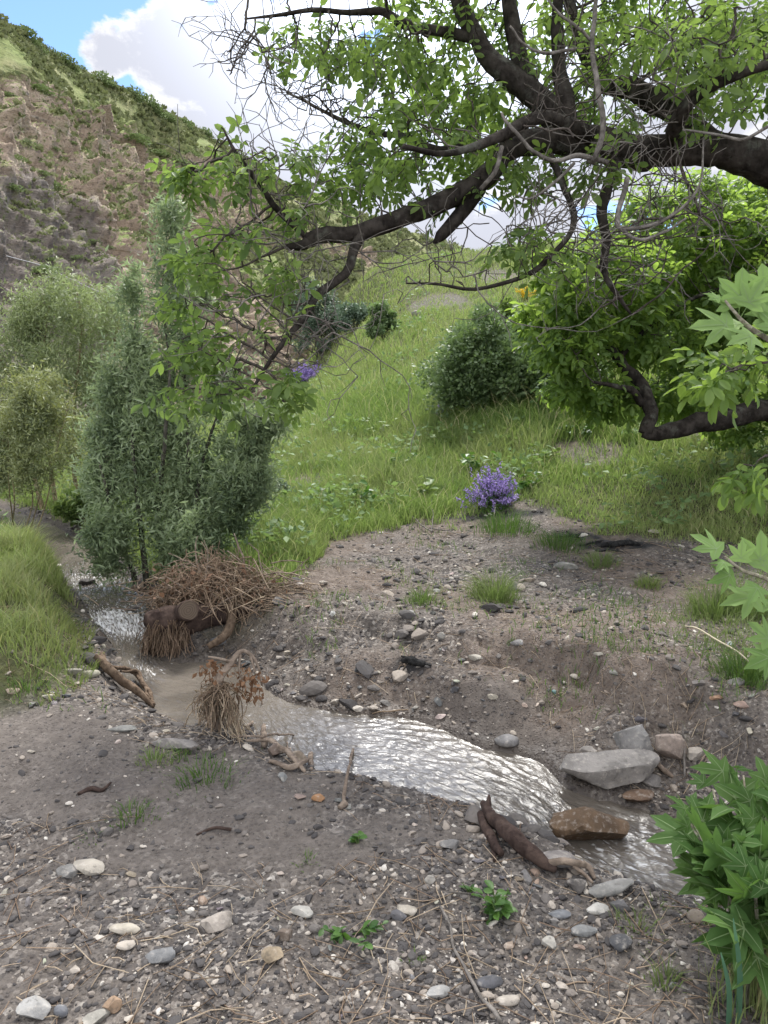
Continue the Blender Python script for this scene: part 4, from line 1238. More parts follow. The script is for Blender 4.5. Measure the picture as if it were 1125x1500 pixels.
# ------------------------------------------------------------------ flowers and weeds
M_PURP = leaf_mat('violet florets', (.30, .21, .50), (.54, .44, .76), (.3, .2, .6), .3, .6, .2)
M_YEL = leaf_mat('yellow florets', (.55, .38, .02), (.75, .55, .04), (.6, .4, .02), .3, .6, .2)
M_WEED = leaf_mat('weed leaf', (.035, .085, .020), (.085, .17, .035), (.13, .27, .03), .35, .45, .4)
def flowers(name, label, foot, wpx, hpx, n, fm, seed, cat='flowering plant', group=None):
    r = np.random.default_rng(seed)
    f = G1(*foot); d = proj(f)[2]; rx = wpx/2/FP*d; hz = hpx/FP*d
    root = thing(name, tuple(f), label, cat, group)
    q = unit(r.normal(size=(n, 3)))*(.35+.65*r.random((n, 1))); q[:, 2] = np.abs(q[:, 2])
    tip = q*np.array([rx, rx*.8, hz*.8])+np.array([0, 0, hz*.15])+r.normal(size=q.shape)*hz*.08; tip[:, 2] = np.abs(tip[:, 2])
    base = tip*np.array([.35, .35, 0]); base[:, 2] -= .03
    a = Acc(); sticks(a, base, tip, .0025, .0018, 3); a.obj('stem', M_STEM, root)
    nl = n*5
    k = r.integers(0, n, nl); t = r.random((nl, 1))*.8
    pp = base[k]*(1-t)+tip[k]*t+r.normal(size=(nl, 3))*.02
    a = Acc(); put_leaves(a, SLIM, pp, r.normal(size=(nl, 3))+np.array([0, 0, .4]), .045+.03*r.random(nl), r, tilt=.8); a.obj('leaves', M_WEED, root)
    m_ = 16; nf = n*m_
    k = np.repeat(np.arange(n), m_); t = .72+.32*r.random((nf, 1))
    pp = base[k]*(1-t)+tip[k]*t+r.normal(size=(nf, 3))*.010*(1.3-t)
    a = Acc(); put_leaves(a, OVAL, pp, r.normal(size=(nf, 3)), .020*d/9.5+.012*r.random(nf), r, tilt=1., a=np.clip(r.random(nf)*.7+.3*r.random(n)[k], 0, 1)); a.obj('flower_spike', fm, root)
    return root
flowers('vetch', 'large clump of violet vetch flowers at the front edge of the meadow', (722,746), 84, 66, 260, M_PURP, 1)
flowers('vetch', 'violet flower patch far up the slope beside the bluish small tree', (452,562), 80, 34, 220, M_PURP, 2)
flowers('vetch', 'faint violet flowers half hidden behind the dense willow', (362,640), 40, 30, 40, M_PURP, 3)
flowers('vetch', 'few violet flowers in tall grass below the large shrub', (648,615), 24, 22, 16, M_PURP, 4)
flowers('broom', 'yellow flowering broom high on the slope under the walnut limb', (772,440), 34, 24, 40, M_YEL, 5)

def weed(label, foot, rpx, n, leaf, seed, hpx=None, mat=M_WEED, tpls=None, cat='weed', name='weed'):
    r = np.random.default_rng(seed); f = G1(*foot); d = proj(f)[2]; R_ = rpx/FP*d; Hh = (hpx or rpx)/FP*d
    root = thing(name, tuple(f), label, cat, 'leafy weeds')
    ns = max(3, n//7)
    tip = r.normal(size=(ns, 3))*np.array([R_*.5, R_*.5, 0]); tip[:, 2] = Hh*(.35+.65*r.random(ns))
    a = Acc(); sticks(a, np.zeros((ns, 3))-[0, 0, .01], tip, .003, .0018, 4); a.obj('stem', M_GRASSD, root)
    k = r.integers(0, ns, n); t = .25+.75*r.random((n, 1))
    pp = tip[k]*t; dirs = tip[k]*np.array([1, 1, .2])/max(R_, .01)*.5+r.normal(size=(n, 3))*np.array([1, 1, .35]); 
    a = Acc(); put_leaves(a, tpls or [leaflet_tpl(.3), leaflet_tpl(.24)], pp, dirs, leaf*(.6+.7*r.random(n)), r, tilt=.4); a.obj('leaves', mat, root)
weed('bright green leafy weed in the front gravel just below the dark log', (732,1348), 36, 46, .045, 1, 52)
weed('small two leaved sprout left of the bright leafy weed', (690,1308), 10, 7, .035, 2, 14)
weed('low flat green weed in the front gravel above the tan cube stone', (505,1368), 34, 40, .03, 3, 16)
weed('dark broad leaved weed clump in the meadow edge left of the violet vetch', (535,750), 34, 60, .10, 4, 46)
weed('pale dock like weed in tall grass left of the violet vetch', (630,735), 26, 26, .13, 5, 44, M_MIDL)
weed('broad leaved weed in the grass at the left meadow edge', (470,742), 34, 50, .09, 6, 34)
weed('tiny green plant on the wet mud beside the water', (525,1235), 12, 12, .03, 7, 14)
weed('light green nettle like weed right of the willow foot', (400,806), 40, 70, .07, 8, 50)
for i, (u, v) in enumerate([(590,690),(660,655),(700,690),(800,680),(850,640),(560,640),(770,720)]):
    weed(['leafy herb with light leaves in the meadow left of centre', 'yellow green herb in the meadow below the large shrub', 'leafy herb right above the violet vetch', 'leafy herb in the meadow right of the violet vetch', 'herb in deep shade under the dark low shrub', 'pale herb in the middle of the bright meadow', 'herb with broad leaves just right of the violet vetch'][i], (u, v), 36, 70, .085, 20+i, 34, M_MIDL if i % 2 else M_WEED)

# ------------------------------------------------------------------ plane tree shoots on the right
def palm_tpl(seed):
    r = np.random.default_rng(seed)
    half = [(-72, .20), (-38, .34), (-10, .58), (8, .42), (20, .34), (30, .56), (36, .66), (44, .92), (55, .64), (65, .44), (74, .72), (80, .76), (90, 1.05)]
    pts = [(a_, q*(1+r.normal()*.05)) for a_, q in half]+[(180-a_, q*(1+r.normal()*.05)) for a_, q in half[:-1][::-1]]
    V = [(0, 0, 0)]
    for a_, q in pts:
        t = math.radians(a_); x_, y_ = math.cos(t)*q, math.sin(t)*q
        V.append((x_, y_, .10*abs(math.sin(3*(t-math.pi/2)))*q-.22*q*q))
    n = len(pts)
    T = [(0, i+1, (i+1) % n+1) for i in range(n)]
    V += [(-.008, 0, 0), (.008, 0, 0), (.008, -.55, .10), (-.008, -.55, .10)]
    Q = np.array([(n+1, n+2, n+3, n+4)])
    V = np.array(V); V[:, 1] += .55
    return V, Q, np.array(T)
PALM = [palm_tpl(s) for s in range(5)]
def vein_tpl():
    V, Q = [], []
    for a_, q in ((90, 1.0), (44, .88), (136, .88), (-10, .54), (190, .54)):
        t = math.radians(a_); dx_, dy_ = math.cos(t), math.sin(t); nx_, ny_ = -dy_, dx_
        for k_ in range(4):
            s_ = q*k_/3.; w_ = .016*(1-k_/3.6); z_ = .10*abs(math.sin(3*(t-math.pi/2)))*s_-.22*s_*s_+.012
            V += [(dx_*s_+nx_*w_, dy_*s_+ny_*w_+.55, z_), (dx_*s_-nx_*w_, dy_*s_-ny_*w_+.55, z_)]
            if k_: b = len(V)-4; Q.append((b, b+1, b+3, b+2))
    return np.array(V), np.array(Q), None
VEIN = vein_tpl()
M_VEIN = leaf_mat('leaf vein', (.16, .23, .10), (.24, .32, .15), (.25, .36, .12), .3, .6, .2)
M_PLANE = leaf_mat('plane leaf', (.048, .105, .028), (.095, .17, .048), (.15, .28, .05), .36, .65, .18)
M_PLANEP = leaf_mat('young felted plane leaf', (.12, .205, .060), (.22, .325, .115), (.26, .40, .10), .34, .75, .15)
M_PSTEM = bark_mat('plane shoot', (.20, .18, .13), (.32, .30, .23), 30)
def shoot(root, pts, leaves, mat, org):
    p, r = limb(pts, 30); a = Acc(org); tube(a, p, r, 7, .1); a.obj('shoot', M_PSTEM, root)
    a = Acc(org); vn = Acc(org)
    ps, ds, ss, up = [], [], [], []
    for (u, v, d, u2, v2, dz, s) in leaves:
        q0, q1 = P(u, v, d), P(u2, v2, d+dz)
        ps.append(q0); ds.append(q1-q0); ss.append(s)
    n = len(ps); ps = np.array(ps); ds = unit(np.array(ds))
    zz = unit(np.array([[0, -.75, .75]])+RNG.normal(size=(n, 3))*.28)
    R = frames(ds, zz)
    for i in range(n):
        t = PALM[i % 4]; instance(a, t[0], t[1], t[2], ps[i:i+1], R[i:i+1], np.array([ss[i]/1.8]), RNG.random(1)); instance(vn, *VEIN, ps[i:i+1], R[i:i+1], np.array([ss[i]/1.8]), .5)
    fo_ = a.obj('foliage', mat, root); vn.obj('leaf_veins', M_VEIN, fo_)['kind'] = 'stuff'
fx_ = np.array([1.85, 2.55]); fz_ = HQ(*fx_)[0]
root = thing('plane_sapling', (*fx_, fz_), 'young plane tree whose pale lobed leaves reach in from the right edge', 'tree')
org = np.array(root.location)
a = Acc(org); sp_ = spline(np.array([(1.85,2.55,fz_-.1,.03),(1.80,2.5,.7,.026),(1.68,2.4,1.4,.02),(1.55,2.25,2.0,.014),(1.5,2.2,2.5,.008)]), 40)
tube(a, sp_[:, :3], sp_[:, 3], 9, .15); a.obj('trunk', M_PSTEM, root)
shoot(root, [(1420,640,2.3,.012),(1260,560,2.2,.010),(1160,515,2.1,.008),(1110,488,2.05,.007),(1085,468,2.05,.005),(1062,440,2.05,.003)],
      [(1082,462,2.05,1088,392,0,.165),(1078,465,2.06,1052,400,.03,.13),(1085,465,2.04,1120,405,-.02,.14),(1062,442,2.05,1030,425,0,.07),(1095,478,2.05,1015,474,.0,.185),(1100,484,2.04,1045,462,.06,.13),(1115,490,2.03,1060,500,-.08,.15),(1125,495,2.05,1120,425,.03,.14),(1120,440,2.1,1118,400,0,.13),(1140,470,2.1,1090,430,.05,.12),(1130,500,2.0,1150,440,.05,.16)], M_PLANEP, org)
shoot(root, [(1420,960,2.35,.011),(1280,900,2.25,.009),(1180,875,2.18,.008),(1115,845,2.12,.006),(1085,835,2.1,.005),(1062,815,2.1,.003)],
      [(1070,820,2.1,1028,788,.02,.15),(1066,818,2.1,1050,835,-.04,.08),(1083,834,2.1,1088,795,0,.10),(1085,836,2.1,1050,850,-.02,.12),(1110,845,2.12,1118,785,0,.16),(1112,846,2.1,1125,805,.03,.12),(1115,850,2.1,1105,870,-.04,.12),(1125,870,2.12,1058,882,-.02,.16),(1150,880,2.15,1120,890,0,.10)], M_PLANEP, org)
shoot(root, [(1420,1080,2.35,.010),(1260,1000,2.2,.007),(1170,960,2.15,.005),(1135,945,2.1,.003)],
      [(1140,950,2.1,1108,918,0,.13),(1145,955,2.1,1100,975,-.03,.14),(1150,955,2.1,1120,960,.03,.12),(1150,950,2.1,1112,905,.05,.1)], M_PLANEP, org)
f = G1(1105, 1470); f[0] += .02
root = thing('plane_shrub', tuple(f), 'low bushy plane tree sucker with large dark green lobed leaves in the lower right corner', 'shrub')
org = f; df = proj(f)[2]
ends = [(985,1165,.25),(1000,1185,.2),(1030,1140,.3),(1075,1120,.3),(1110,1160,.15),(1060,1220,0.1),(1090,1260,-.05),(1050,1290,.05),(1120,1310,-.1),(1150,1120,.2),(1160,1230,0),(1080,1340,-.05),(1040,1235,.2),(1010,1215,.25),(1130,1210,.1),(1100,1120,.35)]
a = Acc(org); b = Acc(org); ps, ds, ss = [], [], []
for i, (u, v, dz) in enumerate(ends):
    q = limb([(1105+RNG.normal()*14, 1475, df, .006), ((1105+u)/2+12, (1475+v)/2-20, df+dz*.35, .005), (u+14, v+16, df+dz, .003)], 16)
    tube(a, q[0], q[1], 5, .1)
    for k in range(9):
        t = int(15-k*1.0) if k else 15
        c = q[0][t]+RNG.normal(size=3)*.008
        ang = k*2.4+i
        dirv_ = np.array([math.cos(ang)*.9, math.sin(ang)*.55-.25, .15+RNG.normal()*.35]); dirv_ += unit(q[0][-1]-q[0][-3])*.4
        ps.append(c); ds.append(dirv_); ss.append((.115+.05*RNG.random())*(1 if k > 1 else .7))
ps, ds, ss = np.array(ps), unit(np.array(ds)), np.array(ss)
n = len(ps); R = frames(ds, unit(np.array([[0, -.45, .85]])+RNG.normal(size=(n, 3))*.5)); vn = Acc(org); ss = ss*(.75+.5*RNG.random(n))
for i in range(n):
    t = PALM[i % 5]; sc_ = np.array([[ss[i]/1.55*(.8+.3*RNG.random()), ss[i]/1.55, ss[i]/1.55*(.5+1.6*RNG.random())]])
    instance(b, t[0], t[1], t[2], ps[i:i+1], R[i:i+1], sc_, RNG.random(1)); instance(vn, *VEIN, ps[i:i+1], R[i:i+1], sc_, .3)
a.obj('stem', M_PSTEM, root); fo_ = b.obj('foliage', M_PLANE, root); vn.obj('leaf_veins', M_VEIN, fo_)['kind'] = 'stuff'
n = 260; q = np.c_[RNG.normal(size=(n, 2))*.055, np.zeros(n)]+f; q[:, 2] = HQ(q[:, 0], q[:, 1])-.01
V, Q, T, r_ = blades(q, .12+.22*RNG.random(n), .15+.3*RNG.random(n), np.full(n, .0022), np.clip(RNG.random(n)*.95+.05, 0, 1))
o = obj('grass_tuft', mesh_arrays('grass_tuft', V, [Q, T], M_GRASSB, {'rnd': r_})); tag(o, 'thin upright grass stalks around the foot of the plane shrub', 'grass tuft', 'grass tufts on the bare ground')
a = Acc()
for (u, v, u2, v2, wd_) in ((1082,1500,1074,1345,.009),(1068,1500,1056,1395,.008)):
    p0, p1 = G1(u, v), P(u2, v2, 1.83)
    s = spline(np.array([p0-[0, 0, .02], (p0+p1)/2+[.004, -.01, .01], p1]), 14)
    w_ = wd_*np.sin(np.linspace(.35, 1, 14)**1.0*math.pi*.98+.02)**.6
    V = np.concatenate([s-np.c_[w_, w_*.3, w_*0], s+np.c_[w_, w_*.3, w_*0]]); i = np.arange(13)
    a.add(V, np.stack([i, i+1, i+15, i+14], 1), None, .4)
M_BLADE = leaf_mat('blue green blade', (.05, .12, .07), (.09, .18, .11), (.12, .25, .12), .3, .4, .4)
o = a.obj('reed', M_BLADE); tag(o, 'two broad blue green grass blades at the bottom right corner', 'reed')

# low herbs mixed into the meadow
r = np.random.default_rng(61); N = 60000
az = (r.random(N)*1400-150-562.5)/FP; yy = np.exp(r.random(N)*(math.log(30)-math.log(6))+math.log(6)); xx = az*yy
pn = fbm(pts2(xx, yy, .8, 51.), 4)
k = (r.random(N) < sstep(.02, .25, pn)*.9) & (grass_mask(xx, yy) > .5); xx, yy, pn = xx[k], yy[k], pn[k]; n = len(xx)
hh_ = (.05+.28*r.random(n))*(.6+.6*np.clip(pn*2, 0, 1))
a = Acc(); put_leaves(a, OVAL+SLIM, np.c_[xx, yy, HQ(xx, yy)+hh_], r.normal(size=(n, 3))*np.array([1, 1, .5])+np.array([0, 0, .2]), (.045+.06*r.random(n))*(.7+.04*yy), r, tilt=.6)
a.obj('meadow_herbs', leaf_mat('meadow herb leaf', (.085, .15, .06), (.20, .28, .12), (.24, .36, .09), .35, .6, .2))['kind'] = 'stuff'
# ------------------------------------------------------------------ stones
import bmesh
def ico(sub):
    bm = bmesh.new(); bmesh.ops.create_icosphere(bm, subdivisions=sub, radius=1)
    V = np.array([v.co[:] for v in bm.verts]); T = np.array([[v.index for v in f.verts] for f in bm.faces]); bm.free()
    return V, T
ICO = {k: ico(k) for k in (1, 2, 3, 4)}
def rock(seed, sub=3, cuts=9, depth=.35, rough=.05, round_=0.):
    r = np.random.default_rng(seed); V, T = ICO[sub]; V = V.copy()
    for k in range(cuts):
        n = unit(r.normal(size=3)); d = 1-depth*(.35+.8*r.random())
        e = np.clip(V@n-d, 0, None); V -= e[:, None]*n*(1-round_)
    nz = fbm(V*1.3+seed, 3)*.14+fbm(V*4+seed, 3)*rough+fbm(V*10+seed, 2)*rough*.4
    V *= 1+nz[:, None]
    return V, T
def rock_mesh(name, seed, sub=3, cuts=9, depth=.35, rough=.05, round_=0., dims=(1, 1, 1)):
    V, T = rock(seed, sub, cuts, depth, rough, round_)
    me = mesh_arrays(name, V*np.array(dims), [T], M_STONE)
    me.set_sharp_from_angle(angle=math.radians(28))
    return me
def stone(label, u, v, wpx, hpx, col, seed, name='stone', cat='stone', cuts=8, depth=.5, rough=.05, round_=.05, rot=None, sink=.22, deep=.85, group=None, sub=3, zbase=None, rz=None):
    c = G1(u, v) if zbase is None else onz(u, v, zbase)
    d = proj(c)[2]; rx = wpx/2/FP*d; big_ = name == 'boulder'; rzz = hpx/FP*d*(.62 if big_ else .36); deep = deep if big_ else min(deep, hpx/wpx*1.15)
    o = obj(name, rock_mesh(name, seed, sub, cuts, depth, rough, round_, (rx*1.08, rx*deep, rzz)))
    o.location = c+np.array([0, rx*.3, rzz*(1-sink*2)])
    o.rotation_euler = rot or (0, 0, (seed*1.7) % .8-.4)
    o.color = (*[c_*.86 for c_ in col], 1)
    return tag(o, label, cat, group)
GREY, LGREY, DGREY, TAN, CREAM, PINK, BROWN, OCHRE, ORANGE, RED = (.20,.19,.185), (.31,.295,.275), (.085,.085,.09), (.33,.265,.195), (.39,.35,.295), (.31,.24,.205), (.135,.10,.075), (.28,.185,.095), (.42,.24,.12), (.26,.16,.125)
ST = [
 ('large flat grey boulder slab tilted at the right edge of the water', 896,1160,142,64,(.27,.25,.23),1,dict(name='boulder',cat='boulder',cuts=10,depth=.55,rough=.03,round_=0,rot=(.12,-.16,.25),deep=.62,sub=4,sink=.12)),
 ('grey angular boulder standing behind the flat slab', 931,1112,60,50,(.235,.225,.215),2,dict(name='boulder',cat='boulder',cuts=9,depth=.45,rough=.03,round_=0,sub=4,sink=.1)),
 ('pinkish tan rounded block right of the grey angular boulder', 981,1116,46,44,(.36,.29,.245),3,dict(name='boulder',cat='boulder',cuts=10,depth=.42,round_=.1,sub=4,sink=.1)),
 ('pale flat stone right of the pinkish tan block', 1022,1113,38,26,(.37,.33,.285),4,{}),
 ('small pale stone beside the flat one under the plane leaves', 1042,1132,30,24,(.38,.35,.31),5,{}),
 ('brown wet rock parting the stream in the lower right', 866,1246,112,62,(.175,.115,.070),6,dict(name='boulder',cat='boulder',cuts=9,depth=.5,rough=.10,round_=0,rot=(.1,.22,.2),deep=.6,sub=4,sink=.10,zbase=-.30)),
 ('dark wet rock half under water on the upper side of the brown rock', 850,1205,60,26,(.10,.075,.055),7,dict(rough=.1,zbase=-.28,sink=.35)),
 ('brown wet stone under the right end of the flat slab', 936,1176,52,26,(.19,.125,.085),8,dict(rough=.07)),
 ('grey stone under the lower tip of the flat slab', 958,1150,36,24,(.24,.22,.205),9,{}),
 ('pale grey triangular stone between dark log and water', 818,1272,52,36,(.30,.27,.25),10,dict(cuts=9,depth=.5,round_=0)),
 ('small dark triangular stone below the thin root end', 846,1306,34,28,(.15,.135,.125),11,dict(depth=.5,round_=0)),
 ('smooth flat grey slab at the water edge below the brown rock', 898,1312,72,24,(.33,.32,.30),12,dict(cuts=6,depth=.4,round_=.2,deep=.5,rot=(.05,-.1,.25))),
 ('rounded smooth grey stone on the far water edge', 743,1092,34,24,(.25,.24,.235),13,dict(cuts=3,depth=.2,rough=.02,round_=.4)),
 ('tan cube shaped stone in the front gravel', 400,1410,34,38,(.36,.285,.195),14,dict(cuts=11,depth=.42,round_=.1,sink=.12)),
 ('dark brown angular stone just above the tan cube stone', 417,1376,28,26,(.16,.125,.10),15,dict(depth=.45,round_=0)),
 ('pale irregular stone with a pointed side left of the tan cube', 316,1362,58,30,(.42,.37,.32),16,dict(depth=.45)),
 ('broad pale half buried stone at the left of the near mud', 128,1280,56,26,(.42,.38,.32),17,dict(depth=.4)),
 ('dull grey stone touching the broad pale half buried one', 100,1284,40,22,(.26,.25,.235),18,{}),
 ('oval cream stone in the left front gravel', 181,1368,42,18,(.48,.43,.35),19,dict(cuts=3,round_=.4)),
 ('round pale stone below the oval cream stone', 183,1392,26,22,(.45,.40,.34),20,dict(cuts=4,round_=.3)),
 ('dark grey stone with white crust right of the round pale one', 234,1408,42,28,(.24,.24,.24),21,dict(depth=.5,rough=.08)),
 ('large whitish stone at the bottom left corner', 48,1492,46,46,(.42,.41,.39),22,dict(depth=.4)),
 ('tan pointed stone near the bottom left', 163,1482,30,34,(.40,.275,.18),23,dict(depth=.5,round_=0)),
 ('pale slanted stone at the bottom edge left of centre', 141,1500,44,22,(.40,.38,.33),24,{}),
 ('blue grey rounded stone between the pointed tan and whitish stones', 90,1488,24,26,(.20,.205,.22),25,dict(cuts=3,round_=.4)),
 ('flat pale stone in the middle of the front gravel', 443,1344,38,20,(.43,.41,.37),26,dict(depth=.45)),
 ('cream stone resting on a dark one right of the low flat weed', 596,1340,36,20,(.46,.41,.34),27,{}),
 ('dark grey stone under the cream one right of the low flat weed', 584,1346,24,20,(.12,.115,.12),28,{}),
 ('dark rounded stone in the right front gravel', 911,1390,34,28,(.11,.11,.115),29,dict(cuts=3,round_=.4)),
 ('grey flat stone left of the dark rounded stone', 858,1370,40,20,(.24,.24,.235),30,dict(cuts=5,round_=.2)),
 ('white stone just below the smooth slab at the water edge', 877,1338,34,18,(.47,.45,.41),31,dict(cuts=4,round_=.3)),
 ('light squarish stone left of the grey flat stone', 806,1387,24,22,(.38,.36,.32),32,{}),
 ('small white block stone just right of the muddy bank', 629,1294,18,18,(.52,.48,.42),33,{}),
 ('grey block stone on the near bank above the white block', 661,1245,32,22,(.23,.22,.21),34,{}),
 ('blue grey flat stone right of the bright leafy weed', 820,1345,36,16,(.20,.205,.215),35,{}),
 ('dark wet stone below the white one at the water edge', 911,1334,36,22,(.12,.115,.115),36,{}),
 ('dark flat stone near the pale stick in the front gravel', 718,1446,36,20,(.11,.11,.12),37,dict(cuts=5,depth=.4)),
 ('cream oval stone right of the pale stick', 746,1472,34,18,(.46,.41,.35),38,dict(cuts=3,round_=.4)),
 ('white angular stone left of the pale stick', 638,1462,42,22,(.45,.44,.42),39,dict(depth=.5,round_=0)),
 ('orange stone among the wet pebbles at the near water edge', 466,1174,20,16,(.40,.22,.11),40,{}),
 ('pinkish flat stone left of the orange stone', 438,1172,24,12,(.34,.26,.22),41,{}),
 ('round brown stone in the lower right gravel near the plane shrub', 1020,1350,24,26,(.30,.25,.20),42,dict(cuts=3,round_=.4)),
 ('long grey flat stone lying on the near bank below the straw bundle', 250,1100,84,30,(.245,.225,.21),43,dict(cuts=9,depth=.55,round_=0,deep=.4,rot=(.1,.05,-.35))),
 ('long thin grey stone left of the long flat bank stone', 182,1074,56,14,(.25,.245,.225),44,dict(deep=.35,rot=(0,0,.05))),
 ('rounded pale green stone at the foot of the left grassy bank', 130,992,28,18,(.38,.36,.28),45,dict(cuts=3,round_=.4)),
 ('broad pale stone left of the pale green one', 104,988,28,14,(.36,.34,.28),46,{}),
 ('white stone on the left near bank below the grass', 70,1024,22,12,(.50,.46,.38),47,{}),
 ('pinkish stone at the left edge below the grassy bank', 17,1016,20,14,(.40,.32,.25),48,{}),
 ('grey block stone beside the flat grass tuft on the path', 832,834,36,18,(.29,.28,.25),49,dict(depth=.45)),
 ('pale flat stone at the grass edge under the walnut', 960,781,20,9,(.40,.37,.28),50,{}),
 ('reddish block stone at the willow foot beside the stream', 207,868,36,20,(.30,.215,.17),51,dict(depth=.5,round_=0)),
 ('dark stone splitting the stream at its upper end', 126,856,26,14,(.10,.09,.085),52,dict(zbase=-.06)),
 ('dark stone in the stream left of the log', 197,894,20,14,(.09,.08,.075),53,dict(zbase=-.08)),
 ('dark angular stone on the right bank slope', 1026,1004,26,16,(.17,.15,.14),54,{}),
 ('round grey stone on the right bank slope', 1080,1004,26,18,(.24,.225,.21),55,dict(cuts=4,round_=.3)),
 ('orange brown stone on the right bank slope', 1050,1026,20,14,(.36,.22,.14),56,{}),
 ('pinkish stone right of the orange brown one on the bank', 1086,1036,24,18,(.38,.27,.22),57,{}),
 ('flat grey stone lying near the far water edge left of the boulders', 862,1104,26,16,(.33,.30,.27),58,{}),
 ('pale flat stone left of the rounded grey stone', 600,1068,30,12,(.34,.30,.26),59,{}),
 ('pale stone at the far end of the log', 436,862,26,18,(.30,.27,.25),60,{}),
 ('grey stone among straw at the right end of the debris pile', 408,884,24,22,(.23,.215,.205),61,{}),
 ('grey rounded stone under the log beside the water', 318,944,24,18,(.22,.22,.23),62,dict(cuts=3,round_=.4)),
 ('pale pointed stone far up the slope beside the bare red soil', 612,462,18,14,(.33,.30,.27),63,{}),
 ('upright pale slate leaning on the far bank step', 646,936,12,18,(.30,.28,.25),64,{}),
 ('small grey boulder on the far bank step', 760,945,24,14,(.27,.26,.255),65,dict(cuts=4,round_=.3)),
 ('brown angular stone wedged in the broken driftwood stump', 402, 1108, 36, 30, (.17,.125,.10), 67, dict(depth=.55)),
 ('tan broken stone at the water side of the driftwood stump', 434, 1116, 40, 26, (.30,.24,.18), 68, dict(depth=.55)),
 ('pale stone in the middle of the far bare bank', 698,968,26,14,(.36,.33,.28),66,{}),
]
HPILE = []
for lab, u, v, wp, hp2, col, sd_, kw in ST:
    stone(lab, u, v, wp, hp2, col, sd_, **kw)

# many loose stones, each an object; shared shapes
PEB = [rock_mesh('pebble', 200+i, 3, 13, .52, .04, .0, (d[0], d[1]*.92, d[2]*.82)) for i, d in enumerate([(1, .8, .55), (1, .7, .4), (1, .9, .7), (1, .6, .45), (1, .85, .5), (1, .75, .62), (1.1, .6, .35), (1, .95, .5)])]
ZONES = [('in the dark gravel of the foreground', lambda r: (r.random()*1060, 1500-r.random()**1.15*235), 108, (.008, .024)),
         ('on the near bank beside the smooth mud', lambda r: (r.random()*390, 985+r.random()*130), 24, (.018, .04)),
         ('on the far gravel edge above the water', lambda r: (345+r.random()*390, 945+r.random()*135), 62, (.016, .042)),
         ('on the right bank above the boulders', lambda r: (640+r.random()*480, 940+r.random()*150), 30, (.016, .042)),
         ('on the bare path in front of the meadow', lambda r: (430+r.random()*520, 790+r.random()*130), 30, (.018, .05)),
         ('along the near water edge', lambda r: (lambda t: (400+t*470, 1130+t*185+r.normal()*14+14))(r.random()), 34, (.012, .032)),
         ('on the eroded left bank of the stream', lambda r: (lambda t: (100+t*70, 880+t*95+r.normal()*12))(r.random()), 12, (.02, .045))]
TONE = [('dark grey', (.09, .088, .09)), ('mid grey', (.20, .195, .185)), ('pale cream', (.36, .32, .27)), ('tan brown', (.27, .205, .155))]
r = np.random.default_rng(9)
todo = []
for zn, fn, cnt, rg_ in ZONES:
    for i in range(cnt):
        todo.append((zn, *fn(r), math.exp(math.log(rg_[0])+(math.log(rg_[1])-math.log(rg_[0]))*r.random()**1.8), r.choice(4, p=[.17, .30, .34, .19])))
cs = G([q[1] for q in todo], [q[2] for q in todo])
wsd = water_sd(cs[:, 0], cs[:, 1])
for (zn, u, v, s, tn), c, w_ in zip(todo, cs, wsd):
    if w_ < .0 or (mudmask(c[:1], c[1:2])[0] > .5 and r.random() < .5): continue
    o = obj('pebble', PEB[int(r.integers(0, 8))]); o.location = c+np.array([0, 0, s*.12]); o.scale = (s, s, s*(.8+.5*r.random()))
    o.rotation_euler = (r.normal()*.25, r.normal()*.25, r.random()*6.3)
    nm, col = TONE[tn]; f_ = .8+.4*r.random(); o.color = tuple(x*f_*(1+r.normal()*.04) for x in col)+(1,)
    lab = 'loose %s stone lying %s' % (nm, zn)
    tag(o, lab, 'stone', 'loose %s stones %s' % (nm, zn))

# gravel: nobody could count it
N = 95000
az = (RNG.random(N)*1500-190-562.5)/FP; yy = np.exp(RNG.random(N)*(math.log(9.5)-math.log(1.35))+math.log(1.35))
xx = az*yy*1.03
sd_ = water_sd(xx, yy)
pn = fbm(pts2(xx, yy, 1.3, 14.), 3)
mud_ = mudmask(xx, yy)
dens = np.clip(.55+pn*1.6, .08, 1)*(1-.72*mud_)*np.where(yy < 2.6, 1., .55)
dens = np.where((sd_ > 0) & (sd_ < .25), dens*1.7+.2, dens)
dens *= (1-grass_mask(xx, yy)*.93)*(sd_ > -.015)
k = RNG.random(N) < dens
xx, yy, sd_ = xx[k], yy[k], sd_[k]; n = len(xx)
sz = .0026+.0085*RNG.random(n)**3.6+.013*(RNG.random(n) < .09)*RNG.random(n)
sz = sz*np.clip(.6+.28*yy, .9, 2.2)
pu_, pv_, _d = proj(np.c_[xx, yy, xx*0])
cob = np.exp(-((pu_-410)/95)**2-((pv_-985)/42)**2)+.8*np.exp(-((pu_-560)/150)**2-((pv_-1010)/28)**2)+.7*np.exp(-((pu_-1000)/110)**2-((pv_-1040)/40)**2)+.6*np.exp(-((pu_-640)/200)**2-((pv_-1225)/26)**2)+.45*np.exp(-((pu_-620)/160)**2-((pv_-900)/45)**2)+.5*np.exp(-((pu_-150)/60)**2-((pv_-940)/45)**2)
sz = np.where(RNG.random(n) < .30*cob, sz*(1.8+1.7*RNG.random(n)), sz)
GR = []
for i in range(6):
    V, T = rock(400+i, 1, 4, .5, .0, .0); GR.append((V*np.array([1, .75, .45]), None, T))
GR2 = []
for i in range(5):
    V, T = rock(450+i, 2, 7, .5, .03, .05); GR2.append((V*np.array([1, .72, .45]), None, T))
a = Acc(); pos = np.c_[xx, yy, HQ(xx, yy)+sz*.15]
bigm = sz*FP/np.maximum(yy, 1.2) > 5.5
rn = RNG.random(n)
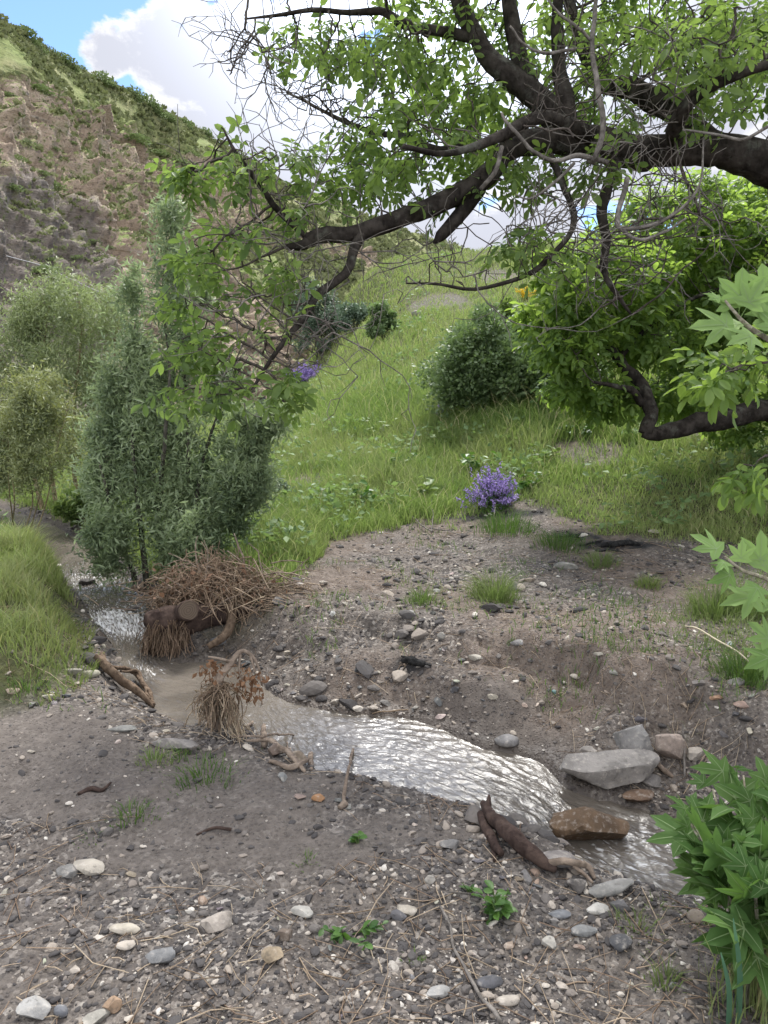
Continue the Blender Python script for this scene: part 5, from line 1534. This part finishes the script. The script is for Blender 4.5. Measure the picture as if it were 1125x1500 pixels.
for m_, tp in ((~bigm, GR), (bigm, GR2)):
    q = pos[m_]; nn = len(q); th = RNG.random(nn)*TAU
    put_leaves(a, tp, q, np.stack([np.cos(th), np.sin(th), RNG.normal(size=nn)*.2], 1), sz[m_], tilt=.25, a=rn[m_])
t = NT('loose gravel'); r_ = t.attr('rnd')
c = t.ramp(r_, [(0, (.042, .039, .039)), (.40, (.074, .069, .067)), (.62, (.122, .110, .101)), (.76, (.195, .168, .145)), (.88, (.29, .25, .21)), (.955, (.41, .37, .32)), (1, (.52, .49, .44))])
c = t.mix(t.map(t.noise(t.pos(), 60, 4, .6), .4, .7, 0, .5), c, t.mix(.6, c, (.06, .05, .045)))
o = a.obj('gravel', t.done(t.pbr(c, .85, None, .2)), None, False); o['kind'] = 'stuff'
# ------------------------------------------------------------------ driftwood and debris
M_WETW = bark_mat('wet dark driftwood', (.034, .023, .020), (.080, .056, .046), 14)
M_DRYW = bark_mat('dry driftwood', (.14, .108, .085), (.27, .215, .17), 16)
M_ROOT = bark_mat('brown roots', (.085, .06, .042), (.17, .125, .09), 16)
t = NT('sawn wood'); p = t.coord('Object')
rg_ = t.n('ShaderNodeTexWave', wave_type='RINGS', rings_direction='Y'); t.l(p, rg_.inputs[0]); rg_.inputs['Scale'].default_value = 26; rg_.inputs['Distortion'].default_value = 3
M_CUT = t.done(t.pbr(t.mix(rg_.outputs['Fac'], (.066, .048, .035), (.108, .080, .058)), .8, None, .2))
M_CHAR = bark_mat('charred wood', (.012, .012, .012), (.035, .034, .033), 30)

def gtube(pts, lift=0.):
    """(u,v,extra height,radius) along the ground"""
    a = np.array(pts, float); g = G(a[:, 0], a[:, 1]); g[:, 2] += a[:, 2]
    s = spline(np.c_[g, a[:, 3]], max(8, len(pts)*7)); return s[:, :3], np.abs(s[:, 3])
def strands(acc, A, B, sag, n_seg, w, rnd, rng=RNG):
    """thin curved straws from A to B with sideways sag vectors"""
    n = len(A); prev = A
    for k in range(1, n_seg+1):
        t = k/n_seg
        q = A*(1-t)+B*t+sag*(4*t*(1-t))
        sticks(acc, prev, q, w, w*.85, 3, rnd); prev = q

# brush pile behind the log
f = G1(330, 895); d = proj(f)[2]
root = thing('brush_pile', tuple(f), 'heap of dead straw and brush washed up beside the dense willow', 'brush pile')
r = np.random.default_rng(21)
px_ = FP/d
n = 2300
def pl(u, v, dd): return P(u, v, d+dd)
q = r.normal(size=(n, 2))
tu = 322+q[:, 0]*44; tv = 862+q[:, 1]*20+np.abs(tu-318)*.16
out_ = (tu-312)/60
ang = math.pi/2-np.clip(out_*.75, -1.25, 1.25)+r.normal(size=n)*.75
ln = 14+r.random(n)**1.6*44
dd_ = .22+r.normal(size=n)*.13-(tv-862)*.003
A = pl(tu-np.cos(ang)*ln*.5, tv-np.sin(ang)*ln*.42, dd_+r.normal(size=n)*.05); B = pl(tu+np.cos(ang)*ln*.5, tv+np.sin(ang)*ln*.42, dd_-.03+r.normal(size=n)*.06)
dd_ = 0; B[:, 2] = np.maximum(B[:, 2], HQ(B[:, 0], B[:, 1])+.005+.03*r.random(n)); A[:, 2] = np.maximum(A[:, 2], HQ(A[:, 0], A[:, 1])+.01+.03*r.random(n))
sag = r.normal(size=(n, 3))*.022+np.array([0, -.01, .012])
a = Acc(f); strands(a, A, B, sag, 3, .0022+.002*r.random(n), np.clip(r.random(n)*.82, 0, 1), r); o = a.obj('straw', M_STRAW, root); o['kind'] = 'stuff'
# loose earth and roots under the straw
V, T = rock(77, 4, 5, .25, .12, .2)
V = V*np.array([.40, .30, .20]); o = obj('packed_silt', mesh_arrays('packed_silt', V, [T], M_ROOT, {'rnd': np.full(len(V), .5)}), root); o.location = (pl(325, 890, .30)-f)
a = Acc(f)
for pts in ([(298,870,.1,.006),(292,830,.1,.005),(285,800,.12,.004),(290,785,.12,.002)], [(292,830,.1,.004),(275,822,.08,.003),(245,812,.05,.002)], [(298,850,.05,.005),(306,815,.05,.004),(300,790,.06,.002)],
            [(360,840,.15,.007),(350,805,.15,.006),(342,782,.15,.003)], [(385,845,.1,.005),(378,810,.12,.004),(365,795,.1,.002)], [(240,845,.1,.004),(265,860,.02,.006),(300,868,.0,.006),(340,880,-.05,.005)], [(350,890,-.1,.006),(400,896,-.1,.005),(460,905,0,.003)], [(300,905,-.15,.005),(330,880,-.12,.005),(372,862,-.05,.004)], [(255,862,.1,.005),(225,875,.0,.003)],
            [(430,920,-.2,.004),(436,895,-.2,.005),(432,872,-.2,.004)], [(400,850,.1,.004),(440,835,.2,.003),(475,838,.2,.002)]):
    q = np.array(pts); p_, r_ = pl(q[:, 0], q[:, 1], q[:, 2]), q[:, 3]
    s = spline(np.c_[p_, r_], 16); tube(a, s[:, :3]+fbm(s[:, :3]*9, 2)[:, None]*.015, s[:, 3], 5, .2)
n = 130
qa = np.c_[322+r.normal(size=n)*55, 868+r.normal(size=n)*20]; an = r.random(n)*math.pi; ll_ = 10+r.random(n)**2*45; dz_ = .16+r.normal(size=n)*.10
A = pl(qa[:, 0]-np.cos(an)*ll_, qa[:, 1]-np.sin(an)*ll_*.5, dz_); B = pl(qa[:, 0]+np.cos(an)*ll_, qa[:, 1]+np.sin(an)*ll_*.5, dz_+r.normal(size=n)*.05)
for q in (A, B): q[:, 2] = np.maximum(q[:, 2], HQ(q[:, 0], q[:, 1])+.01)
strands(a, A, B, r.normal(size=(n, 3))*.02, 3, .003+.004*r.random(n), r.random(n), r)
o = a.obj('sticks', M_DRYW, root); o['kind'] = 'stuff'
n = 900; a = Acc(f); put_leaves(a, OVAL+SLIM, pl(322+r.normal(size=n)*42, 872+r.normal(size=n)*17, .12+r.normal(size=n)*.1), r.normal(size=(n, 3)), .02+.03*r.random(n), r, tilt=1.)
a.obj('dead_leaves', leaf_mat('dead brown leaf', (.13, .075, .048), (.25, .16, .11), (.2, .1, .05), .2, .8, .1), root)['kind'] = 'stuff'

# log with the sawn stub
f = G1(280, 915); d = proj(f)[2]-.05
root = thing('log', tuple(f), 'dark wet log with a round sawn branch stub lying across the debris by the stream', 'log')
a = Acc(f)
def pts3(L_): 
    q = np.array(L_, float); p_ = P(q[:, 0], q[:, 1], d+q[:, 2]); s = spline(np.c_[p_, q[:, 3]], 26); return s[:, :3], s[:, 3]
p_, r_ = pts3([(214,905,.0,.045),(235,908,.0,.085),(265,908,.02,.092),(300,900,.06,.075),(345,898,.1,.05),(385,890,.15,.03)]); tube(a, p_, r_, 14, .35, 3.)
a.obj('trunk', M_WETW, root)
a = Acc(f); p_, r_ = pts3([(268,900,.05,.072),(272,897,-.06,.066),(276,894,-.15,.064)]); tube(a, p_, r_, 16, .12, 5.); a.obj('sawn_stub', M_WETW, root)
c = p_[-1]; ax = unit(p_[-1]-p_[-4]); th = np.arange(20)/20*TAU
b1 = unit(np.cross(ax, [0, 0, 1])); b2 = np.cross(ax, b1)
a = Acc(c+0); rr = .060*(1+.05*np.cos(3*th)); a.add(np.vstack([c+ax*.006, c+ax*.004+(b1[None]*np.cos(th)[:, None]+b2[None]*np.sin(th)[:, None])*rr[:, None]]), None, [(0, i+1, (i+1) % 20+1) for i in range(20)])
o = a.obj('cut_face', M_CUT, root); o.location = c-f
a = Acc(f)
for L_ in ([(266,912,-.03,.03),(265,930,-.03,.034),(268,958,-.02,.03)], [(335,885,.02,.022),(340,905,-.02,.028),(330,930,-.06,.03),(305,948,-.1,.02)], [(225,905,0,.02),(222,935,-.03,.012),(214,962,-.04,.005)], [(230,910,0,.02),(232,940,-.02,.02),(228,965,-.02,.01)]):
    a = Acc(f); p_, r_ = pts3(L_); tube(a, p_, r_, 9, .3, 2.); a.obj('root', M_ROOT, root)
r = np.random.default_rng(5); n = 620
u0 = 218+r.random(n)*56; A = P(u0, 908+r.random(n)*14, d-.02+r.normal(size=n)*.05); B = P(u0+r.normal(size=n)*6-(u0 < 235)*6, 935+r.random(n)*34, d-.04+r.normal(size=n)*.06)
B[:, 2] = np.maximum(B[:, 2], -.17)
a = Acc(f); strands(a, A, B, r.normal(size=(n, 3))*.012, 3, .0017+.0018*r.random(n), r.random(n)*.6, r); o = a.obj('root_fibres', M_STRAW, root); o['kind'] = 'stuff'

# straw bundle hanging on a bent branch in the near water edge
f = G1(322, 1078); d = proj(f)[2]
root = thing('straw_bundle', tuple(f), 'bundle of flood straw draped over a bent dead branch at the near water edge', 'flood debris')
r = np.random.default_rng(6); n = 210
A = P(322+r.normal(size=n)*9, 1000+r.random(n)**2*40, d+.02+r.normal(size=n)*.03)
sp_ = r.normal(size=n)
B = P(316+sp_*14+16*r.normal(size=n)*r.random(n), 1020+r.random(n)**.9*58-np.abs(sp_)*6, d-.0+r.normal(size=n)*.08); B[:, 2] = np.maximum(B[:, 2], HQ(B[:, 0], B[:, 1])+.004)
sag = np.stack([sp_*.018, r.normal(size=n)*.02, .01+.02*r.random(n)], 1)
a = Acc(f); strands(a, A, B, sag, 4, .0020+.0020*r.random(n), np.clip(.02+.7*r.random(n), 0, 1), r)
n = 46; A = P(330+r.normal(size=n)*8, 1020+r.random(n)*20, np.full(n, d)); B = P(352+r.normal(size=n)*12, 1070+r.random(n)*40, d-.06+r.normal(size=n)*.05); B[:, 2] = np.maximum(B[:, 2], HQ(B[:, 0], B[:, 1])+.004)
strands(a, A, B, r.normal(size=(n, 3))*.02, 3, .002, .6+.35*r.random(n), r)
o = a.obj('straw', M_STRAW, root); o['kind'] = 'stuff'
a = Acc(f)
for L_ in ([(316,1065,.02,.02),(318,1020,.02,.026),(322,988,.02,.022)], [(320,995,.02,.018),(338,972,.04,.015),(352,954,.06,.010),(366,958,.08,.008),(378,975,.08,.006),(384,1005,.06,.004)], [(352,956,.06,.007),(350,980,.06,.005),(356,1000,.06,.003)], [(340,970,.04,.008),(322,965,.02,.006),(305,962,0,.004)], [(366,958,.08,.006),(374,985,.07,.004)]):
    q = np.array(L_, float); s = spline(np.c_[P(q[:, 0], q[:, 1], d+q[:, 2]), q[:, 3]], 16); tube(a, s[:, :3], s[:, 3], 7, .3, 1.)
a.obj('branch', M_DRYW, root)
n = 240; k = r.random(n) < .55
uu2 = np.where(k, 364+r.normal(size=n)*13, 312+r.normal(size=n)*10); vv2 = np.where(k, 978+r.random(n)*48-np.abs(uu2-370)*.2, 968+r.random(n)*28)
a = Acc(f); put_leaves(a, SLIM+OVAL, P(uu2, vv2, d+.05+r.normal(size=n)*.04), r.normal(size=(n, 3))+np.array([0, 0, -1.2]), .022+.02*r.random(n), r, tilt=1.)
M_DEADL = leaf_mat('dry brown leaf', (.13, .07, .04), (.25, .15, .09), (.2, .1, .05), .2, .8, .1); a.obj('dead_leaves', M_DEADL, root)

def wood(name, label, cat, parts, mat, rough=.3, k=9, group=None):
    ps = [gtube(q) for q in parts]; o0 = ps[0][0].mean(0); a = Acc(o0)
    for i, (p_, r_) in enumerate(ps): tube(a, p_+fbm(p_*7+i, 2)[:, None]*.012, r_, k, rough, i*3.)
    o = a.obj(name, mat, None, True, o0); return tag(o, label, cat, group)
wood('driftwood', 'dark forked root leaning down the left bank into the pool', 'driftwood', [[(140,978,.06,.014),(165,1000,.06,.018),(195,1022,.06,.018),(226,1040,.02,.008)], [(165,995,.08,.008),(198,1004,.09,.012),(213,1022,.07,.012),(226,1040,.03,.006)], [(150,970,.05,.014),(155,990,.04,.018),(178,1008,.05,.012)], [(178,1000,.07,.006),(205,1010,.10,.009),(220,1034,.04,.006)]], M_ROOT, .6)
wood('driftwood', 'broken grey brown driftwood stump at the near water edge right of the straw bundle', 'driftwood', [[(352,1078,.02,.005),(378,1070,.06,.008),(398,1076,.07,.008),(425,1095,.06,.009),(448,1114,.02,.010)], [(384,1060,.15,.003),(386,1078,.09,.009),(388,1098,.02,.012)], [(410,1082,.08,.005),(432,1092,.08,.010),(452,1108,.05,.012),(456,1128,.0,.008)], [(360,1092,.02,.004),(395,1100,.05,.008),(430,1122,.03,.010),(448,1130,.0,.006)], [(395,1118,.01,.006),(425,1130,.02,.009),(450,1124,.03,.007)], [(340,1085,.02,.003),(385,1096,.06,.004),(440,1098,.08,.003)], [(420,1084,.02,.003),(418,1100,.08,.004),(430,1125,.0,.003)]], M_DRYW, .7, 13)
wood('driftwood', 'dark pointed wood piece sticking from the driftwood stump into the water', 'driftwood', [[(456,1092,.10,.012),(462,1104,.08,.02),(474,1114,.05,.022),(492,1122,.01,.006)]], M_WETW, .4)
wood('driftwood', 'thin upright twig with debris standing in the shallow near edge', 'driftwood', [[(505,1182,.0,.008),(506,1160,.03,.006),(512,1140,.06,.005),(518,1122,.10,.006),(522,1116,.13,.004)], [(506,1180,.01,.012),(498,1186,.01,.010)]], M_DRYW, .4)
wood('log', 'dark reddish wet log slanting along the near bank to the brown rock', 'log', [[(706,1196,.05,.010),(722,1216,.05,.019),(745,1242,.04,.023),(770,1262,.035,.022),(795,1274,.03,.017),(815,1281,.02,.009)], [(698,1194,.02,.010),(712,1205,.04,.014),(716,1200,.10,.004)], [(700,1205,.02,.012),(722,1240,.02,.012),(735,1258,.02,.008)], [(712,1225,.02,.01),(726,1262,.01,.006)]], M_WETW, .5, 14)
wood('driftwood', 'thin pale root running from the dark log to the water', 'driftwood', [[(795,1276,.03,.012),(830,1278,.04,.010),(858,1282,.03,.009),(872,1290,.01,.005)], [(840,1280,.03,.006),(868,1298,.01,.004)]], M_DRYW, .3)
wood('stick', 'long pale curved stick lying in the front gravel', 'stick', [[(641,1336,.01,.0035),(658,1362,.015,.004),(668,1395,.01,.0045),(690,1440,.012,.005),(712,1475,.01,.0055),(735,1505,.01,.006)]], M_DEAD, .2, 6)
wood('stick', 'thin straight stick lying left of the leafy weed', 'stick', [[(655,1313,.008,.0025),(705,1314,.008,.002)]], M_DEAD, .1, 5)
wood('stick', 'pale broken stick wedged beside the flat slab', 'stick', [[(938,1112,.06,.008),(955,1128,.05,.009),(975,1140,.03,.011),(985,1146,.02,.006)], [(905,1075,.03,.002),(930,1098,.03,.003),(962,1130,.04,.003)]], M_DRYW, .2, 6)
wood('stick', 'upright pale stem in front of the pinkish tan block', 'stick', [[(1003,1138,.0,.005),(1001,1112,.05,.005),(999,1092,.11,.004)]], M_DEAD, .2, 6)
wood('stick', 'short dark stick leaning near the pale flat stone', 'stick', [[(1022,1125,.01,.004),(1032,1115,.03,.004),(1040,1108,.05,.003)]], M_DRYW, .2, 6)
wood('stick', 'dark crooked twig lying on the smooth near mud', 'stick', [[(116,1164,.006,.006),(135,1158,.01,.009),(150,1160,.008,.007),(162,1150,.008,.004)]], M_WETW, .4, 6)
wood('stick', 'short dark twig on the mud below the thin grass tuft', 'stick', [[(290,1222,.006,.003),(315,1217,.01,.005),(338,1219,.006,.005)]], M_WETW, .3, 6)
wood('stick', 'thin branch reaching over the upper stream from the left bank', 'stick', [[(133,900,.03,.005),(165,914,.08,.005),(190,922,.10,.004),(215,925,.12,.003)]], M_DEAD, .2, 6)
wood('stick', 'small dark twig poking from the pool below the cascade', 'stick', [[(202,1012,.03,.004),(215,1012,.06,.004),(225,1018,.05,.005),(233,1020,.03,.004)]], M_WETW, .3, 6)
wood('dead_branch', 'pale dry forked branch lying at the meadow edge on the path', 'branch', [[(632,782,.02,.006),(612,768,.03,.005),(590,752,.03,.004),(578,746,.03,.003)], [(632,782,.02,.006),(634,765,.06,.004),(632,748,.12,.003)], [(630,778,.02,.006),(655,780,.02,.005),(678,788,.02,.004),(692,782,.05,.002)], [(678,788,.02,.004),(700,775,.04,.003),(722,770,.05,.002)], [(716,795,.02,.005),(722,775,.06,.004),(726,752,.12,.003)]], M_DEAD, .2, 6)
wood('stick', 'grass like pale stalk lying at the far water edge', 'stick', [[(545,1048,.01,.004),(570,1044,.012,.004),(598,1042,.01,.003)]], M_STRAW, .1, 5)
wood('stick', 'upright thin dry stalk on the path right of centre', 'stick', [[(752,834,.0,.004),(752,815,.04,.003)]], M_DEAD, .1, 5)
wood('charred_wood', 'small burnt black wood piece on the far bank', 'charred wood', [[(590,972,.02,.012),(604,976,.03,.02),(622,978,.02,.012)], [(588,966,.02,.005),(600,970,.03,.007),(632,976,.01,.006)]], M_CHAR, .5, 7)
wood('charred_wood', 'ash grey charred log end in the burnt patch under the walnut', 'charred wood', [[(880,802,.01,.010),(900,801,.02,.020),(922,799,.02,.018),(938,800,.01,.006)], [(872,808,.01,.006),(905,810,.02,.010)], [(850,800,.01,.006),(880,796,.02,.008)]], M_CHAR, .5, 8)
wood('charred_wood', 'black charred sticks in the left burnt patch', 'charred wood', [[(815,788,.01,.006),(840,788,.02,.010),(862,784,.01,.006)], [(830,780,.01,.006),(850,792,.02,.008)]], M_CHAR, .5, 7)

# litter and rope
g = G([1003, 1020, 1048, 1080, 1112], [922, 935, 955, 972, 990]); g[:, 2] += [.02, .06, .07, .06, .02]
s = spline(g, 40); a = Acc(g[0]); tube(a, s, np.full(40, .0045), 6, .1)
t = NT('pale rope'); o = a.obj('rope', t.done(t.pbr((.42, .37, .27), .9)), None, True, g[0]); tag(o, 'thin pale rope stretched over the grass on the right bank', 'rope')
def litter(label, u, v, wpx, col, seed, mat_spec=.5):
    c = G1(u, v); s_ = wpx/2/FP*proj(c)[2]
    V, T = rock(seed, 3, 8, .6, .16, 0); me = mesh_arrays('litter', V*s_*np.array([1, .8, .75]), [T], None)
    t = NT('crumpled wrapper'); me.materials.append(t.done(t.pbr(t.mix(t.map(t.noise(t.coord(), 40/s_*.02, 3), .45, .6), col, tuple(x*.5 for x in col)), .35, None, mat_spec)))
    me.set_sharp_from_angle(angle=.4)
    o = obj('litter', me, None, c+np.array([0, 0, s_*.6])); tag(o, label, 'litter')
litter('crumpled white and blue wrapper in the grass beside the rope', 1070, 948, 15, (.62, .66, .72), 31)
litter('small crushed blue green scrap on the far bank', 812, 1016, 9, (.09, .17, .17), 32)
litter('small white scrap on the right edge of the debris pile', 487, 902, 11, (.6, .58, .54), 33)

# pale pipe crossing the scree
uv = [(-30, 372), (20, 384), (60, 396), (100, 416), (135, 430), (152, 437)]
q = np.array([hill_at(*x) for x in uv]); q[:, 2] += .25
toc = unit(CAMP-q); q = q+toc*.3
s = spline(q, 40); a = Acc(q[0]); tube(a, s, np.full(40, .022), 6, .0)
t = NT('pale pipe'); o = a.obj('pipe', t.done(t.pbr((.30, .30, .31), .6)), None, True, q[0]); tag(o, 'thin pale pipe running across the dark scree on the left', 'pipe')

# straws and twig bits strewn over the bare ground
r = np.random.default_rng(44); n = 5200
u_, v_ = r.random(n)*1125, 785+r.random(n)**1.4*700
k = (r.random(n) < np.where(v_ > 1060, .35, 1))
g = onz(u_[k], v_[k], .08); k2 = (water_sd(g[:, 0], g[:, 1]) > .06) & (mudmask(g[:, 0], g[:, 1]) < .6); g = g[k2]; n = len(g)
th = r.random(n)*TAU; ln = .02+.09*r.random(n)**2.2
A = g+np.stack([np.cos(th), np.sin(th), 0*th], 1)*ln[:, None]; B = g-np.stack([np.cos(th), np.sin(th), 0*th], 1)*ln[:, None]
for q in (A, B): q[:, 2] = HQ(q[:, 0], q[:, 1])+.004+.006*r.random(n)
a = Acc(); M_ = (A+B)/2; M_[:, 2] += .003; M_ += r.normal(size=M_.shape)*ln[:, None]*.12*np.array([1, 1, .1]); w_ = .0009+.0013*r.random(n)
rr_ = r.random(n); sticks(a, A, M_, w_, w_, 3, rr_); sticks(a, M_, B, w_, w_*.7, 3, rr_)
a.obj('plant_litter', M_STRAW)['kind'] = 'stuff'
